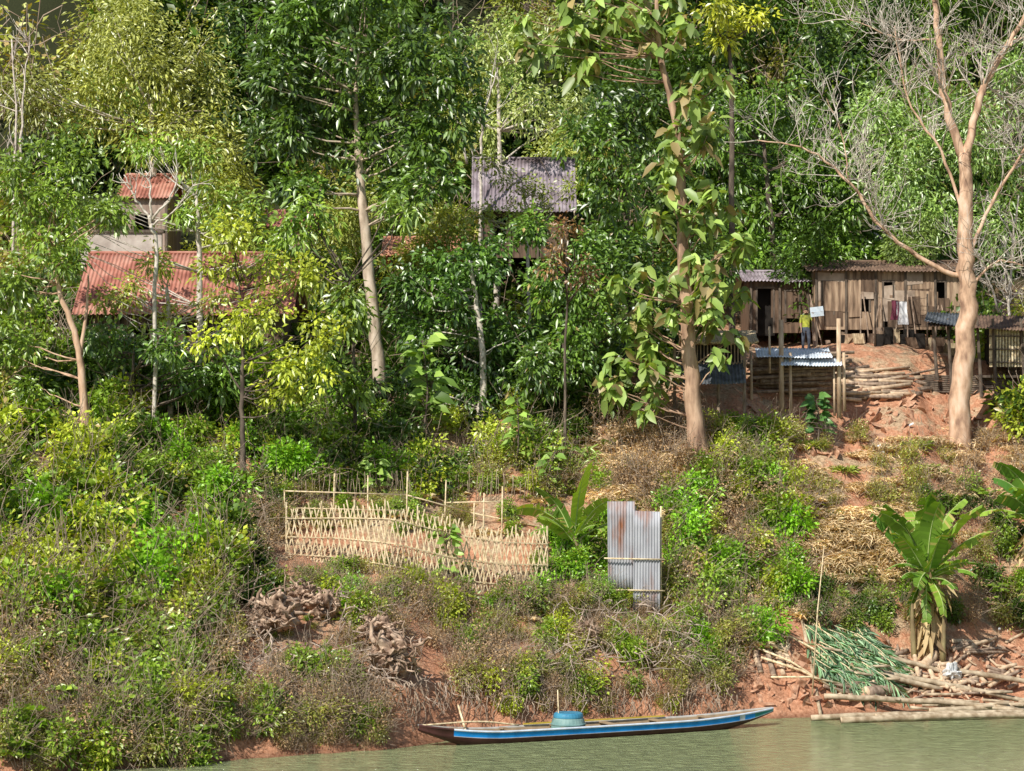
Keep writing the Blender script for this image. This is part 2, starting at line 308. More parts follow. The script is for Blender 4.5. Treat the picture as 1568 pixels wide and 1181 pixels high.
tree('feathery_tree',[(240,340),(235,260),(230,160)],[.2,.16,.1],[(190,80,95,95),(285,110,70,110),(140,170,80,60),(250,200,90,50),(60,150,70,60),(330,230,50,50)],OL,OL2,.28,.09,1.7,18,BARKW,d=101,crad=1.0,lobes=16)
tree('feathery_tree',[(1395,380),(1390,300),(1385,200)],[.16,.12,.08],[(1390,250,70,100),(1340,170,50,56),(1500,220,70,90),(1540,350,50,60),(1440,330,50,50),(1540,120,50,60)],(.14,.23,.06),(.38,.48,.17),.28,.09,1.4,18,BARKW,d=103,crad=.8,lobes=16)
tree('pale_tree',[(760,300),(765,200),(760,100)],[.14,.1,.06],[(760,80,60,60),(820,160,50,50),(740,190,50,50),(850,60,50,60),(880,180,40,60)],(.21,.25,.07),(.52,.52,.23),.26,.1,1.2,14,BARKW,d=106,crad=.6)
tree('cassod_tree',[(1120,250),(1120,150),(1115,60)],[.12,.1,.05],[(1105,62,30,20),(1148,28,34,24),(1090,10,34,24)],(.42,.42,.03),(.74,.68,.08),.28,.13,1.9,14,BARKD,d=93,crad=.5)
def teak(name,trunk,rad,cl,doff=0,n=17,ls=.60,c1=(.13,.20,.05),c2=(.44,.52,.18),dead=.16,d=None):
    base=G(*trunk[0]); d=base[1] if d is None else d; e=empty(name,base); T=Tubes(); LV=Leaves()
    pts=[base-np.array([0,0,.4])]+[W(px,py,d) for px,py in trunk[1:]]; pts,ra=smoothpath(pts,rad,5,.03); T.tube(pts,ra,11); P=np.array(pts)
    for px,py,r,k in cl:
        for _ in range(k):
            c=W(px+rng.normal()*r*.7,py+rng.normal()*r*.7,d+rng.normal()*.8)
            j=int(np.argmin(np.linalg.norm(P-c,axis=1))); j=max(0,j-2)
            T.tube(*smoothpath([P[j],(P[j]+c)/2+np.array([0,0,-.1]),c],[.035,.025,.012],3,.03),5)
            m=int(n*(.7+.6*rng.random())); D=unit(rng.normal(size=(m,3))*np.array([1,1,.5])-np.array([0,0,.35]))
            C=cols(m,c1,c2,.28); dm=rng.random(m)<dead; C[dm]=np.array([.44,.30,.18])*(.7+.5*rng.random((dm.sum(),1)))
            LV.add(c+rng.normal(size=(m,3))*.18,D,ls*(.5+.7*rng.random(m)),ls*.62*(.6+.5*rng.random(m)),C,.45,T3,nref=rng.normal(size=(m,3))*.6+np.array([-.2,-.6,.8]))
    T.obj('trunk',BARKT,e); LV.obj('foliage',BIGL,e)
teak('teak_tree',[(1070,712),(1064,640),(1056,540),(1048,420),(1044,300),(1035,180),(1012,90),(1005,-20)],[.46,.33,.28,.24,.19,.15,.11,.07],
 [(1010,30,35,8),(960,20,45,10),(880,20,45,9),(830,60,36,5),(900,80,30,5),(1060,180,28,7),(1070,130,22,3),(1080,210,18,3),(1040,260,30,6),(1090,330,28,6),(1130,375,15,3),(1030,345,30,4),(1080,400,32,7),(1010,430,28,3),(975,490,28,8),(1095,485,28,8),(1100,440,22,3),(1005,540,28,7),(955,570,16,3),(990,600,18,3),(1060,470,25,3),(950,440,20,2)])
def seedling(name,px,py,top,cl,ls=.5,c1=(.14,.24,.05),c2=(.44,.56,.17),w=.6):
    base=G(px,py); d=base[1]; e=empty(name,base); T=Tubes(); LV=Leaves(); t=W(top[0],top[1],d)
    pts,ra=smoothpath([base-np.array([0,0,.2]),(base+t)/2+rng.normal(size=3)*.12,t],[.05,.035,.015],4); T.tube(pts,ra,6); pts=np.array(pts)
    n=cl*(len(pts)-2); u=(.25+.75*rng.random(n)**.8)*(len(pts)-1); i0=np.minimum(u.astype(int),len(pts)-2); f=(u-i0)[:,None]; P0=pts[i0]*(1-f)+pts[i0+1]*f
    a=rng.random(n)*6.3; D=np.stack([np.cos(a),np.sin(a)*.8,.1+.7*rng.random(n)],1); pet=unit(D)*ls*(.15+.35*rng.random((n,1)))
    for q,r in zip(P0,pet): T.tube([q,q+r],[.012,.008],4)
    LV.add(P0+pet,D,ls*(.55+.6*rng.random(n)),ls*w*(.7+.5*rng.random(n)),cols(n,c1,c2,.2),.5,T3,nref=np.array([-.2,-.7,.8])+rng.normal(size=(n,3))*.3)
    T.obj('stem',BARKD,e); LV.obj('leaves',BIGL,e)
seedling('teak_sapling',642,700,(646,520),6,.85)
seedling('papaya_plant',665,700,(662,585),4,.65)
seedling('teak_sapling',845,760,(850,690),4,.5)
seedling('teak_sapling',690,905,(684,815),5,.55)
seedling('broadleaf_shrub',1252,690,(1250,612),10,.5,(.05,.13,.05),(.16,.28,.10))
seedling('teak_sapling',60,790,(62,730),5,.5); seedling('teak_sapling',570,765,(572,700),4,.5); seedling('teak_sapling',790,720,(792,610),5,.5)
# bare trees
def bare(name,limbs,d,bark,tw,lev=2,up=.25,base=None,L=1.2,nk=4,rt=.03):
    e=empty(name,base if base is not None else W(*limbs[0][0][0],d)); T=Tubes(); T2=Tubes()
    for pl,r0,r1,tn in limbs:
        q=[W(px,py,d+dz) for px,py,*z in pl for dz in [z[0] if z else 0]]
        if pl is limbs[0][0]:
            if base is not None: q[0]=np.array(base)-np.array([0,0,.4])
            else: q=[np.array([q[0][0],q[0][1],float(H(q[0][0],q[0][1]))-.3])]+q
        pts,ra=smoothpath(q,list(np.linspace(r0,r1,len(q))),5,.035); T.tube(pts,ra,9)
        for _ in range(tn):
            i=rng.integers(len(pts)//3,len(pts)); dd=np.array(pts[min(i+1,len(pts)-1)])-np.array(pts[i-1]); dd=dd/np.linalg.norm(dd)
            grow(T2,np.array(pts[i]),dd*.6+rng.normal(size=3)*.6+np.array([0,0,up]),L*(.6+.8*rng.random()),max(rt,ra[i]*.35),lev,.55,up,nk,5,4,.14,.009)
    T.obj('trunk',bark,e); T2.obj('branches',tw,e)
b0=G(1467,692)
bare('bare_tree',[([(1467,692),(1474,560),(1482,470),(1478,380),(1480,290),(1476,235)],.46,.23,0),
 ([(1476,245),(1450,160),(1436,60),(1428,-40)],.20,.09,12),([(1478,250),(1500,150),(1530,90),(1585,0)],.18,.08,12),
 ([(1480,410),(1510,330),(1560,240),(1620,150)],.09,.04,14),([(1482,430),(1420,400),(1350,350),(1300,280),(1240,230),(1160,215)],.11,.025,26),
 ([(1478,330),(1440,230),(1390,150),(1370,40)],.07,.025,16),([(1300,280),(1290,210),(1265,150)],.03,.012,6),([(1484,440),(1530,400),(1590,420)],.06,.02,16),
 ([(1436,60),(1380,60),(1300,30)],.04,.015,14),([(1530,90),(1560,60),(1610,60)],.05,.02,14)],b0[1],BARKO,BARKW,2,.2,b0,1.5,4,.028)
bare('bare_shrub_tree',[([(238,400),(232,350),(228,330)],.08,.06,0),([(228,335),(205,300),(190,268)],.05,.02,4),([(228,335),(232,290),(222,262)],.05,.02,4),([(232,340),(262,300),(272,262)],.05,.02,4),([(235,345),(270,320),(300,280)],.04,.015,4)],82,BARKW,BARKW,1,.3,None,.7,3)
bare('bare_sapling_tree',[([(22,260),(24,160),(18,60)],.07,.03,8),([(30,260),(35,150),(45,70)],.06,.02,8)],96,BARKW,BARKW,1,.3,None,1.0,3)
bare('bare_sapling_tree',[([(735,260),(742,180),(760,110)],.09,.03,8),([(715,250),(700,180),(670,140)],.06,.02,6)],103,BARKW,BARKW,1,.3,None,1.4,3)
bare('bare_sapling_tree',[([(1545,470),(1550,380),(1560,300)],.07,.03,12),([(1530,480),(1510,420),(1490,380)],.05,.02,8)],97,BARKW,BARKW,2,.3,None,1.3,3)
# ------------------------------------------------ hillside forest (instanced)
def far_tree_mesh(k,c1,c2,ll,lw,nl=14,lai=2.2,hgt=9,tm=None):
    LV=Leaves(); T=Tubes()
    T.tube(*smoothpath([(0,0,-1),(.1,0,hgt*.35),(0,.2,hgt*.8)],[.22,.18,.06],4,.05),6)
    for j in range(6):
        a=j*1.05+k; R=1.6+rng.random()*.9; c=(math.cos(a)*1.7*rng.random(),math.sin(a)*1.7*rng.random(),hgt*(.2+.15*j)); 
        crown(LV,c,(R*1.15,R*1.15,R*.85),int(lai*3.1*R*R/(.5*ll*lw)/nl),nl,ll,lw,c1,c2,.7,.3,8,.5,.6,.2)
    return LV.mesh('far_tree_%d'%k,LEAFI,T,tm)
kinds={'olive':((.20,.22,.05),(.54,.51,.16),.34,.14),'green':((.085,.15,.02),(.32,.42,.09),.42,.18),'dark':((.028,.06,.014),(.14,.22,.04),.42,.18),
 'light':((.17,.23,.06),(.42,.50,.18),.34,.14),'yellow':((.34,.37,.04),(.66,.63,.12),.36,.16),'brown':((.30,.24,.13),(.52,.43,.26),.34,.13)}
FM={}
for i,(k,(c1,c2,ll,lw)) in enumerate(kinds.items()):
    FM[k]=[far_tree_mesh(i*2+v,c1,c2,ll,lw,lai=1.7 if k!='brown' else .8,tm=BARKW if k in('brown','light') else BARKD) for v in range(2)]
hf=empty('hillside_forest',(0,120,20))
def inst(me,p,s,rz,parent,sz=None,tilt=0):
    o=bpy.data.objects.new(me.name,me); o.location=p; o.scale=(s,s,sz or s); o.rotation_euler=(tilt*rng.normal(),tilt*rng.normal(),rz); S.collection.objects.link(o); o.parent=parent; o.matrix_parent_inverse=pinv(parent); return o
def farzone(px):
    if px<150: return ['olive','light','green','olive','yellow']
    if px<380: return ['olive','olive','light','green']
    if px<700: return ['green','dark','olive']
    if px<900: return ['light','brown','green','olive']
    if px<1120: return ['dark','green','dark']
    if px<1330: return ['dark','green','dark','dark']
    return ['light','green','light','dark']
for d in (101,108,117,128,142,157):
    x=-18-(d-100)*.15+rng.random()*4
    while x<20+(d-100)*.15:
        px=CX+x*F/d; yy=d+rng.normal()*1.5
        if not(d<110 and ((690<px<910) or (90<px<300))):
            zz=farzone(px); k=zz[rng.integers(len(zz))]; me=FM[k][rng.integers(2)]
            s=(.55 if d<107 else .85)*(.8+.5*rng.random()); inst(me,(x,yy,float(H(x,yy))),s,rng.random()*6.3,hf)
        x+=4.3+rng.random()*2.5+(d-100)*.02
for px in range(1080,1620,50):
    for py in (0,60,110):
        p=G(px+rng.normal()*12,py+rng.normal()*12)
        if 90<p[1]<215: inst(FM['dark' if rng.random()<.6 else 'green'][rng.integers(2)],p-np.array([0,0,1.5]),.8+.3*rng.random(),rng.random()*6,hf)
# ------------------------------------------------ understory shrubs (instanced)
def shrub(kind,i):
    LV=Leaves()
    P=dict(leafy=((.10,.17,.022),(.40,.50,.075),.21,.11,80,11,.03),lime=((.29,.34,.04),(.66,.66,.10),.20,.11,70,11,.05),dark=((.028,.06,.015),(.15,.23,.04),.24,.12,75,11,0),
      olive=((.20,.19,.05),(.55,.52,.16),.13,.065,80,12,.2),dry=((.26,.165,.095),(.62,.46,.28),.13,.055,55,12,.3),bright=((.13,.27,.02),(.37,.60,.05),.19,.10,80,11,0))
    T=Tubes()
    if kind in P:
        c1,c2,ll,lw,ncl,nl,dead=P[kind]
        crown(LV,(0,0,.6),(.95,.95,.95),ncl,nl,ll,lw,c1,c2,.35,.25,8,.42,.6,.1,dead=dead)
        nt_=22 if kind=='dry' else (12 if kind=='olive' else 5)
        for j in range(nt_):
            a=rng.random()*6.3; d=np.array([math.cos(a)*rng.random()*1.1,math.sin(a)*rng.random()*1.1,.7]); grow(T,np.array([0,0,-.1]),d,1.0+.9*rng.random(),.016,1,.6,.1,3,3,3,.24,.008)
    elif kind in('straw','grass'):
        n=240; a=rng.random(n)*6.3; r=np.sqrt(rng.random(n))*.55; P0=np.stack([np.cos(a)*r,np.sin(a)*r,-.05+0*r],1)
        D=np.stack([np.cos(a)*.45,np.sin(a)*.45,.9+0*a],1)+rng.normal(size=(n,3))*.3
        c=((.58,.44,.26),(.94,.80,.55)) if kind=='straw' else ((.22,.29,.05),(.60,.60,.20))
        LV.add(P0,D,(.45+.55*rng.random(n)),.04+.02*rng.random(n),cols(n,*c,.2),.55,T1)
    elif kind=='mat':
        n=520; P0=np.stack([rng.normal(size=n)*.45,rng.normal(size=n)*.45,rng.random(n)*.22],1); a=rng.random(n)*6.3
        D=np.stack([np.cos(a),np.sin(a),rng.normal(size=n)*.4],1); LV.add(P0,D,.25+.35*rng.random(n),.038,cols(n,(.60,.44,.26),(.96,.80,.54),.2),.3)
    elif kind=='broad':
        for j in range(11):
            p=rng.normal(size=3)*np.array([.35,.35,.1])+np.array([0,0,.35+.6*rng.random()]); m=8; a=np.arange(m)*.8+rng.random()*6; D=np.stack([np.cos(a),np.sin(a),.3+.3*rng.random(m)],1)
            LV.add(np.repeat(p[None],m,0),D,.38*(.7+.6*rng.random(m)),.24*np.ones(m),cols(m,(.14,.24,.03),(.46,.56,.10),.2),.35,T3); T.tube([p*np.array([.4,.4,0])-np.array([0,0,.1]),p],[.015,.01],4)
    elif kind=='reed':
        n=60; P0=rng.normal(size=(n,3))*np.array([.2,.2,0])+np.array([0,0,1])*rng.random((n,1))*.8; a=rng.random(n)*6.3; D=np.stack([np.cos(a)*.6,np.sin(a)*.6,.9+0*a],1)
        LV.add(P0,D,.7+.6*rng.random(n),.075*np.ones(n),cols(n,(.12,.20,.04),(.42,.52,.15),.2),.6,T3)
    return LV.mesh('shrub_'+kind,DRYM if kind in('straw','mat','dry') else LEAFI,T,TWIG)
SH={k:[shrub(k,i) for i in range(4)] for k in('leafy','lime','dark','olive','dry','bright','straw','grass','mat','broad','reed')}
zones=[ # px0,px1,py0,py1,n,kinds,s0,s1
 ('riverbank_shrubs',-30,350,770,970,95,'leafy leafy lime olive bright broad dark lime',.75,1.4),
 ('riverbank_shrubs',-30,330,940,1185,140,'olive leafy lime dry olive dry leafy broad',.55,1.05),
 ('riverbank_shrubs',0,330,1100,1165,30,'olive dry olive lime',.45,.65),
 ('riverbank_brush',250,600,1100,1150,60,'olive dry dry',.3,.5),
 ('riverbank_brush',320,640,960,1135,115,'dry olive dry olive dry leafy',.45,.85),
 ('riverbank_brush',630,1130,925,1075,125,'olive dry olive lime dry dry leafy',.4,.8),
 ('riverbank_brush',760,1050,1060,1095,20,'olive dry lime',.35,.5),
 ('garden_shrubs',430,930,912,950,75,'leafy olive dry bright lime straw',.4,.7),
 ('garden_shrubs',440,620,875,925,35,'olive straw leafy dry',.35,.5),
 ('garden_shrubs',440,850,868,915,40,'straw grass leafy dry',.3,.42),
 ('garden_shrubs',340,440,760,930,50,'olive leafy dark straw dry',.45,.75),
 ('garden_shrubs',835,930,800,930,36,'leafy broad bright',.4,.75),
 ('garden_shrubs',440,930,700,765,75,'grass leafy dry olive straw',.4,.7),
 ('garden_shrubs',440,830,770,820,50,'grass straw leafy olive',.35,.5),
 ('slope_shrubs',-30,200,600,800,60,'leafy lime broad reed dark',.7,1.25),
 ('slope_shrubs',150,620,640,755,90,'bright leafy lime reed leafy dark',.6,1.1),
 ('slope_shrubs',600,900,640,770,80,'leafy reed olive lime dark straw',.5,1.0),
 ('slope_shrubs',1020,1235,730,1000,115,'leafy bright leafy lime olive dry straw',.5,1.05),
 ('slope_shrubs',1090,1190,670,750,18,'leafy lime olive',.6,.9),
 ('dry_grass',890,1090,650,800,100,'straw grass straw mat mat dry',.6,1.0),
 ('dry_grass',1210,1395,780,890,95,'mat straw mat',.6,.95),
 ('dry_grass',1150,1450,670,790,80,'straw mat mat grass olive',.45,.85),
 ('dry_grass',1450,1590,650,770,45,'mat dry straw',.45,.8),
 ('slope_brush',1380,1600,750,965,70,'olive dry dark broad leafy mat',.5,.8),
 ('slope_brush',1230,1390,890,970,36,'leafy dry olive dark',.4,.65),
 ('understory_shrubs',-40,1000,490,650,110,'dark dark leafy dark',1.1,1.8),
 ('understory_shrubs',-60,1640,280,480,45,'dark leafy olive',1.5,2.4)]
PAR={}
for nmz,a,b_,c,d_,n,ks,s0,s1 in zones:
    if nmz not in PAR: PAR[nmz]=empty(nmz,G((a+b_)/2,(c+d_)/2))
    ks=ks.split()
    for _ in range(n):
        px=a+(b_-a)*rng.random(); py=c+(d_-c)*rng.random()
        if nmz=='understory_shrubs' and (1100<px<1560): continue
        if nmz=='understory_shrubs' and (110<px<460 and 300<py<480): continue
        if 585<px<700 and py>1035: continue
        s=s0+(s1-s0)*rng.random()
        if 900<px<1045 and 935<py<985 : s=min(s,.4)
        if (350<px<510 and 925<py<1020) or (540<px<660 and 1000<py<1100): s*=.36
        p=G(px,py); k=ks[rng.integers(len(ks))]; me=SH[k][rng.integers(4)]
        p[2]-=.05; inst(me,p,s,rng.random()*6.3,PAR[nmz])
for _ in range(60):
    d=106+rng.random()*40; x=(rng.random()-.5)*.46*d; inst(SH[['dark','leafy','olive','dark'][rng.integers(4)]][rng.integers(4)],(x,d,float(H(x,d))),2.4+rng.random()*1.8,rng.random()*6,hf)
e=empty('outer_bank_shrubs',(-22,75,5))
for _ in range(80):
    x=(-17-rng.random()*9) if rng.random()<.5 else (20+rng.random()*9); t=2+rng.random()*22; y=float(np.interp(x,SX,SY))+t
    inst(SH[['leafy','olive','lime','dark'][rng.integers(4)]][rng.integers(4)],(x,y,float(H(x,y))),1.0+rng.random()*.9,rng.random()*6,e)
# ------------------------------------------------ banana plants
def banana(name,px,py,hpx,leafdefs,ls=2.0,stems=1,wd=.5):
    base=G(px,py); e=empty(name,base); T=Tubes(); LV=Leaves(); ht=hpx*base[1]/F
    top=base+np.array([0,0,ht]); pts,ra=smoothpath([base-np.array([0,0,.2]),base+np.array([.05,0,ht*.5]),top],[.18,.14,.08],4); T.tube(pts,ra,10)
    if stems>1:
        for k in range(stems-1):
            o_=np.array([rng.normal()*.35,rng.normal()*.2,0]); T.tube(*smoothpath([base+o_-np.array([0,0,.2]),base+o_*1.2+np.array([0,0,ht*.6])],[.12,.06],4),8)
    for az,el,sc in leafdefs:
        n=34; u=np.linspace(0,1,n); Lf=ls*sc; a=math.radians(az+rng.normal()*10); el=math.radians(el+rng.normal()*5)
        h=np.array([math.cos(a),math.sin(a),0]); P=[top.copy()-np.array([0,0,.1+.35*rng.random()])]; ang=el; tot=.5+.8*rng.random()
        for i in range(n-1):
            ang-=tot*2*(i/n)/n; P.append(P[-1]+(h*math.cos(ang)+np.array([0,0,1])*math.sin(ang))*Lf/n)
        P=np.array(P); T.tube(list(P[::3]),list(np.linspace(.035,.008,len(P[::3]))),5,1)
        roll=rng.normal()*.45; sd0=np.array([-math.sin(a),math.cos(a),0]); cc=np.array([.09,.20,.035])+np.array([.26,.26,.04])*rng.random()*.9
        if abs(h[0])>.6: roll+=.5*np.sign(h[0])
        for side in(-1,1):
            dr=.15; prev=None
            for i in range(4,n-1):
                wv=wd*sc*min(1,math.sin(math.pi*(u[i]*.95+.0))**.45)*.5*(.92+.12*rng.random())
                t_=(P[i+1]-P[i]); t_/=np.linalg.norm(t_); nn=np.cross(sd0,t_); sdv=sd0*math.cos(roll)+nn*math.sin(roll)
                tear=rng.random()<.28
                if tear: dr=np.clip(dr+rng.normal()*.45,.0,1.3)
                d=sdv*side+np.array([0,0,-dr])+t_*.3; d/=np.linalg.norm(d)
                A_,B_=P[i],P[i+1]; a2=prev if (prev is not None and not tear) else A_+d*wv+t_*.03; b2=B_+d*wv; prev=b2
                LV.V.append(np.array([A_,B_,b2,a2])); LV.T.append(np.array([[0,1,2],[0,2,3]])+LV.n); LV.n+=4
                c=cc
                if rng.random()<.06: c=np.array([.50,.39,.17])
                LV.C.append(np.repeat((c*(.85+.3*rng.random()))[None],4,0))
    T.obj('stem',[noisemat('banana_stem',(.16,.10,.06),(.36,.30,.14),5,stretch=(1,1,.3)),noisemat('banana_rib',(.36,.46,.14),(.50,.58,.24),5)],e); LV.obj('leaves',BIGL,e)
    if hpx>90:
        D=Leaves(); m=110; D.add(np.array([base+np.array([rng.normal()*.22,rng.normal()*.18-.05,ht*(.15+.9*rng.random())]) for _ in range(m)]),unit(rng.normal(size=(m,3))*np.array([.5,.4,.1])-np.array([0,0,1])),1.1*(.5+.6*rng.random(m)),.17*np.ones(m),cols(m,(.26,.17,.09),(.64,.50,.28),.2),.1,T3); D.obj('dead_leaves',DRYM,e)
banana('banana_plant',1420,1005,132,[(200,72,1.0),(165,58,1.0),(255,84,.95),(300,80,1.0),(335,66,1.1),(10,54,.95),(225,45,.8),(280,58,.8),(320,30,.65),(190,20,.6),(100,76,1.0),(60,60,.9),(350,25,.6),(240,-10,.6),(290,-30,.6),(265,86,1.0),(205,-45,.55),(330,-45,.55),(180,78,1.0),(0,78,1.0),(260,-50,.6),(230,20,.65),(300,10,.6)],3.2,3,.95)
banana('banana_plant',880,862,45,[(180,55,1.0),(215,50,.8),(272,84,1.2),(330,60,.8),(0,35,.8),(200,25,.7),(300,20,.6),(160,70,1.0)],2.6,1,.8)
banana('banana_plant',1592,900,110,[(180,60,1.0),(200,40,1.1),(240,60,.9),(300,60,.9),(170,20,.9),(210,10,.8),(190,70,1.1)],2.7,2,.8)
banana('banana_plant',30,760,60,[(0,50,1),(60,60,.8),(200,50,.8),(300,60,.8)],1.2,1,.4)
# ------------------------------------------------ bamboo fence
e=empty('bamboo_fence',G(640,880)); T=Tubes()
basepts=[G(438,858),G(520,866),G(600,880),(G(690,900)),G(770,908),G(838,908)]
hts=[1.75,1.95,2.3,2.25,2.1,2.05]
cum=[0]; 
for a,b_ in zip(basepts,basepts[1:]): cum.append(cum[-1]+np.linalg.norm((b_-a)[:2]))
bp_=np.array(basepts); 
def fp(s,z):
    x=np.interp(s,cum,bp_[:,0]);y=np.interp(s,cum,bp_[:,1]);zb=np.interp(s,cum,bp_[:,2]); return np.array([x,y,zb+z])
s=-.4
while s<cum[-1]+.4:
    h=np.interp(s,cum,hts)
    for sg in(-1,1):
        s0_=s; s2=s+sg*(.50+rng.normal()*.03)*h/2; z0_=-.1; z1_=h*(.94+.12*rng.random())
        if s2>cum[-1] or s2<0 or s0_<0 or s0_>cum[-1]:
            if (s0_<0 and s2<0) or (s0_>cum[-1] and s2>cum[-1]): continue
            lim=0 if min(s0_,s2)<0 else cum[-1]; f=(lim-s0_)/(s2-s0_); zc=z0_+(z1_-z0_)*f
            if (s0_<0) or (s0_>cum[-1]): s0_,z0_=lim,zc
            else: s2,z1_=lim,zc
        T.stick(fp(s0_,z0_)+np.array([0,sg*.012,0]),fp(s2,z1_)+np.array([0,sg*.012,0]),.042,.012)
    s+=.20+rng.normal()*.008
for zf in(.12,.45,.8):
    for k in range(24):
        a=cum[-1]*k/24; b_=cum[-1]*(k+1)/24; ha=np.interp(a,cum,hts);hb=np.interp(b_,cum,hts); T.stick(fp(a,ha*zf)-np.array([0,.04,0]),fp(b_,hb*zf)-np.array([0,.04,0]),.035,.02)
for k in range(9):
    s=cum[-1]*k/8; T.tube([fp(s,-.3)+[0,.05,0],fp(s,np.interp(s,cum,hts)+.2)+[0,.05,0]],[.035,.03],6)
T.obj('lattice',BAMB,e,False)
e=empty('garden_rail',G(560,800)); T=Tubes(); tops=[]
for px,pb,pt in((437,800,750),(510,805,725),(563,810,728),(622,815,722),(680,815,735),(725,820,770),(768,830,745),(830,850,795),(740,820,755)):
    p=G(px,pb); d=p[1]; t=W(px+rng.normal()*2,pt,d); T.tube([p-[0,0,.3],t],[.03,.024],6)
for a,b_ in(((437,752),(622,758)),((622,758),(720,785)),((720,785),(832,808)),((437,778),(622,782)),((680,770),(770,768))):
    T.tube([W(*a,G(a[0],805)[1]-.06),W(*b_,G(b_[0],812)[1]-.06)],[.028,.024],6)
T.obj('rails',BAMB,e)
T=Tubes()
for i in range(75):
    px=436+i*5.3+rng.normal()*1.5; p=G(px,770); T.tube([p-[0,0,.2],p+[rng.normal()*.1,0,.7+.5*rng.random()]],[.014,.01],4)
T.obj('stakes',TWIG,e)
# ------------------------------------------------ corrugated panels / roofs
def corr(name,p00,p10,p01,p11,mat,parent,wl=.09,amp=.018,thick=.0):
    """corrugation runs from bottom edge (p00-p10) to top edge (p01-p11)"""
    p00,p10,p01,p11=[np.array(q,float) for q in(p00,p10,p01,p11)]; w=np.linalg.norm(p10-p00); n=max(8,int(w/wl*6)); nrm=np.cross(p10-p00,p01-p00); nrm/=np.linalg.norm(nrm)
    V=[];Fc=[]; rows=6
    for j in range(rows+1):
        for i in range(n+1):
            u=i/n;v=j/rows; sag=.03*math.sin(u*7+v*3)*math.sin(v*5+1)*min(1,w/4); V.append((p00*(1-u)+p10*u)*(1-v)+(p01*(1-u)+p11*u)*v+nrm*(amp*math.sin(u*w/wl*2*math.pi)+sag))
    for j in range(rows):
        for i in range(n): a=j*(n+1)+i; Fc.append((a,a+1,a+n+2,a+n+1))
    ob=tomesh(name,V,Fc,mat,parent,True); md=ob.modifiers.new('s','SOLIDIFY'); md.thickness=.006; return ob
e=empty('corrugated_metal_gate',G(970,938)); p=G(975,938); d=p[1]-.1
corr('sheet_left',W(931,900,d+.1),W(972,905,d+.1),W(930,768,d+.1),W(972,768,d+.1),SHEET,e,.1,.024)
corr('sheet_right',W(969,937,d),W(1011,937,d),W(970,782,d),W(1011,784,d),SHEET,e,.1,.024)
T=Tubes()
for px in(932,1012,973): T.tube([W(px,945,d+.2),W(px,775,d+.2)],[.035,.03],6)
for py in(855,903): T.stick(W(925,py,d-.06),W(1018,py+2,d-.06),.05,.03)
T.obj('frame',BAMB,e)
FADED=noisemat('faded_panel',(.30,.22,.16),(.58,.46,.35),2)
def house(name,x0,x1,y0,y1,z0,eave,ridge,roofm,wallm,over=.5,wl=.16,openings=((.2,.35,0,.75),(.6,.75,.4,.75)),patches=0):
    e=empty(name,((x0+x1)/2,(y0+y1)/2,z0)); ym=(y0+y1)/2; T=Tubes(); t=.06
    segs=sorted(openings); xx=x0; hh=eave-z0
    def pan(xa,xb,za,zb,m=0): 
        if xb-xa>.01 and zb-za>.01: T.box(((xa+xb)/2,y0,(za+zb)/2),((xb-xa)/2,0,0),(0,t,0),(0,0,(zb-za)/2),m)
    for a,b_,c,d_ in segs:
        xa=x0+(x1-x0)*a; xb=x0+(x1-x0)*b_; pan(xx,xa,z0,eave); pan(xa,xb,z0,z0+hh*c); pan(xa,xb,z0+hh*d_,eave)
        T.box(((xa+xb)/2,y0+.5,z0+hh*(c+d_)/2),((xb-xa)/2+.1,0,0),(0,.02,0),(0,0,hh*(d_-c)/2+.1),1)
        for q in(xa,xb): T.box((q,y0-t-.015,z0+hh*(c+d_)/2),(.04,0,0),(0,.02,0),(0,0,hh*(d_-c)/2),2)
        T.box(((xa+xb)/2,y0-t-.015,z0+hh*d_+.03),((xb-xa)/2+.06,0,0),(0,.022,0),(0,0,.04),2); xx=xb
    pan(xx,x1,z0,eave)
    T.box(((x0+x1)/2,y1,(z0+eave)/2),((x1-x0)/2,0,0),(0,t,0),(0,0,hh/2))
    for q in(x0,x1): T.box((q,ym,(z0+eave)/2),(t,0,0),(0,(y1-y0)/2-t,0),(0,0,hh/2))
    for q in(x0,x1): 
        b0_=len(T.V); T.V+= [np.array([q,y0,eave]),np.array([q,y1,eave]),np.array([q,ym,ridge-.08])]; T.F.append((b0_,b0_+1,b0_+2)); T.mi.append(0)
    n=int((x1-x0)/1.2)
    for k in range(n+1): T.box((x0+(x1-x0)*k/n,y0-t-.06,(z0-.8+eave)/2),(.05,0,0),(0,.03,0),(0,0,(eave-z0+.8)/2-.02),2)
    for k in range(patches):
        w_=.25+.5*rng.random(); h_=.3+.6*rng.random(); xc=x0+w_+(x1-x0-2*w_)*rng.random(); zc=z0+h_+max(0,(hh-2*h_))*rng.random()
        T.box((xc,y0-t-.004-.003*k,zc),(w_,0,.02*rng.normal()),(0,.0015,0),(0,0,h_),[3,4,5][rng.integers(3)])
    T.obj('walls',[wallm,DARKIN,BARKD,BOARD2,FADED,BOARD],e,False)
    sl=(ridge-eave)/(ym-y0); zo=eave-sl*over+.05
    corr('roof_front',(x0-over,y0-over,zo),(x1+over,y0-over,zo),(x0-over,ym,ridge+.05),(x1+over,ym,ridge+.05),roofm,e,wl,.03)
    corr('roof_back',(x1+over,y1+over,zo),(x0-over,y1+over,zo),(x1+over,ym+.02,ridge+.05),(x0-over,ym+.02,ridge+.05),roofm,e,wl,.03)
    T=Tubes(); T.tube([(x0-over,ym,ridge+.07),(x1+over,ym,ridge+.07)],[.07,.07],6); T.obj('ridge_cap',roofm,e)
    return e
def X(px,d): return (px-CX)/F*d
def Z(py,d): return W(CX,py,d)[2]
d=88; house('long_red_roof_house',X(132,d),X(432,d),d,d+6,11.4,Z(470,d),Z(388,d+3)-.05,REDR,BOARD2)
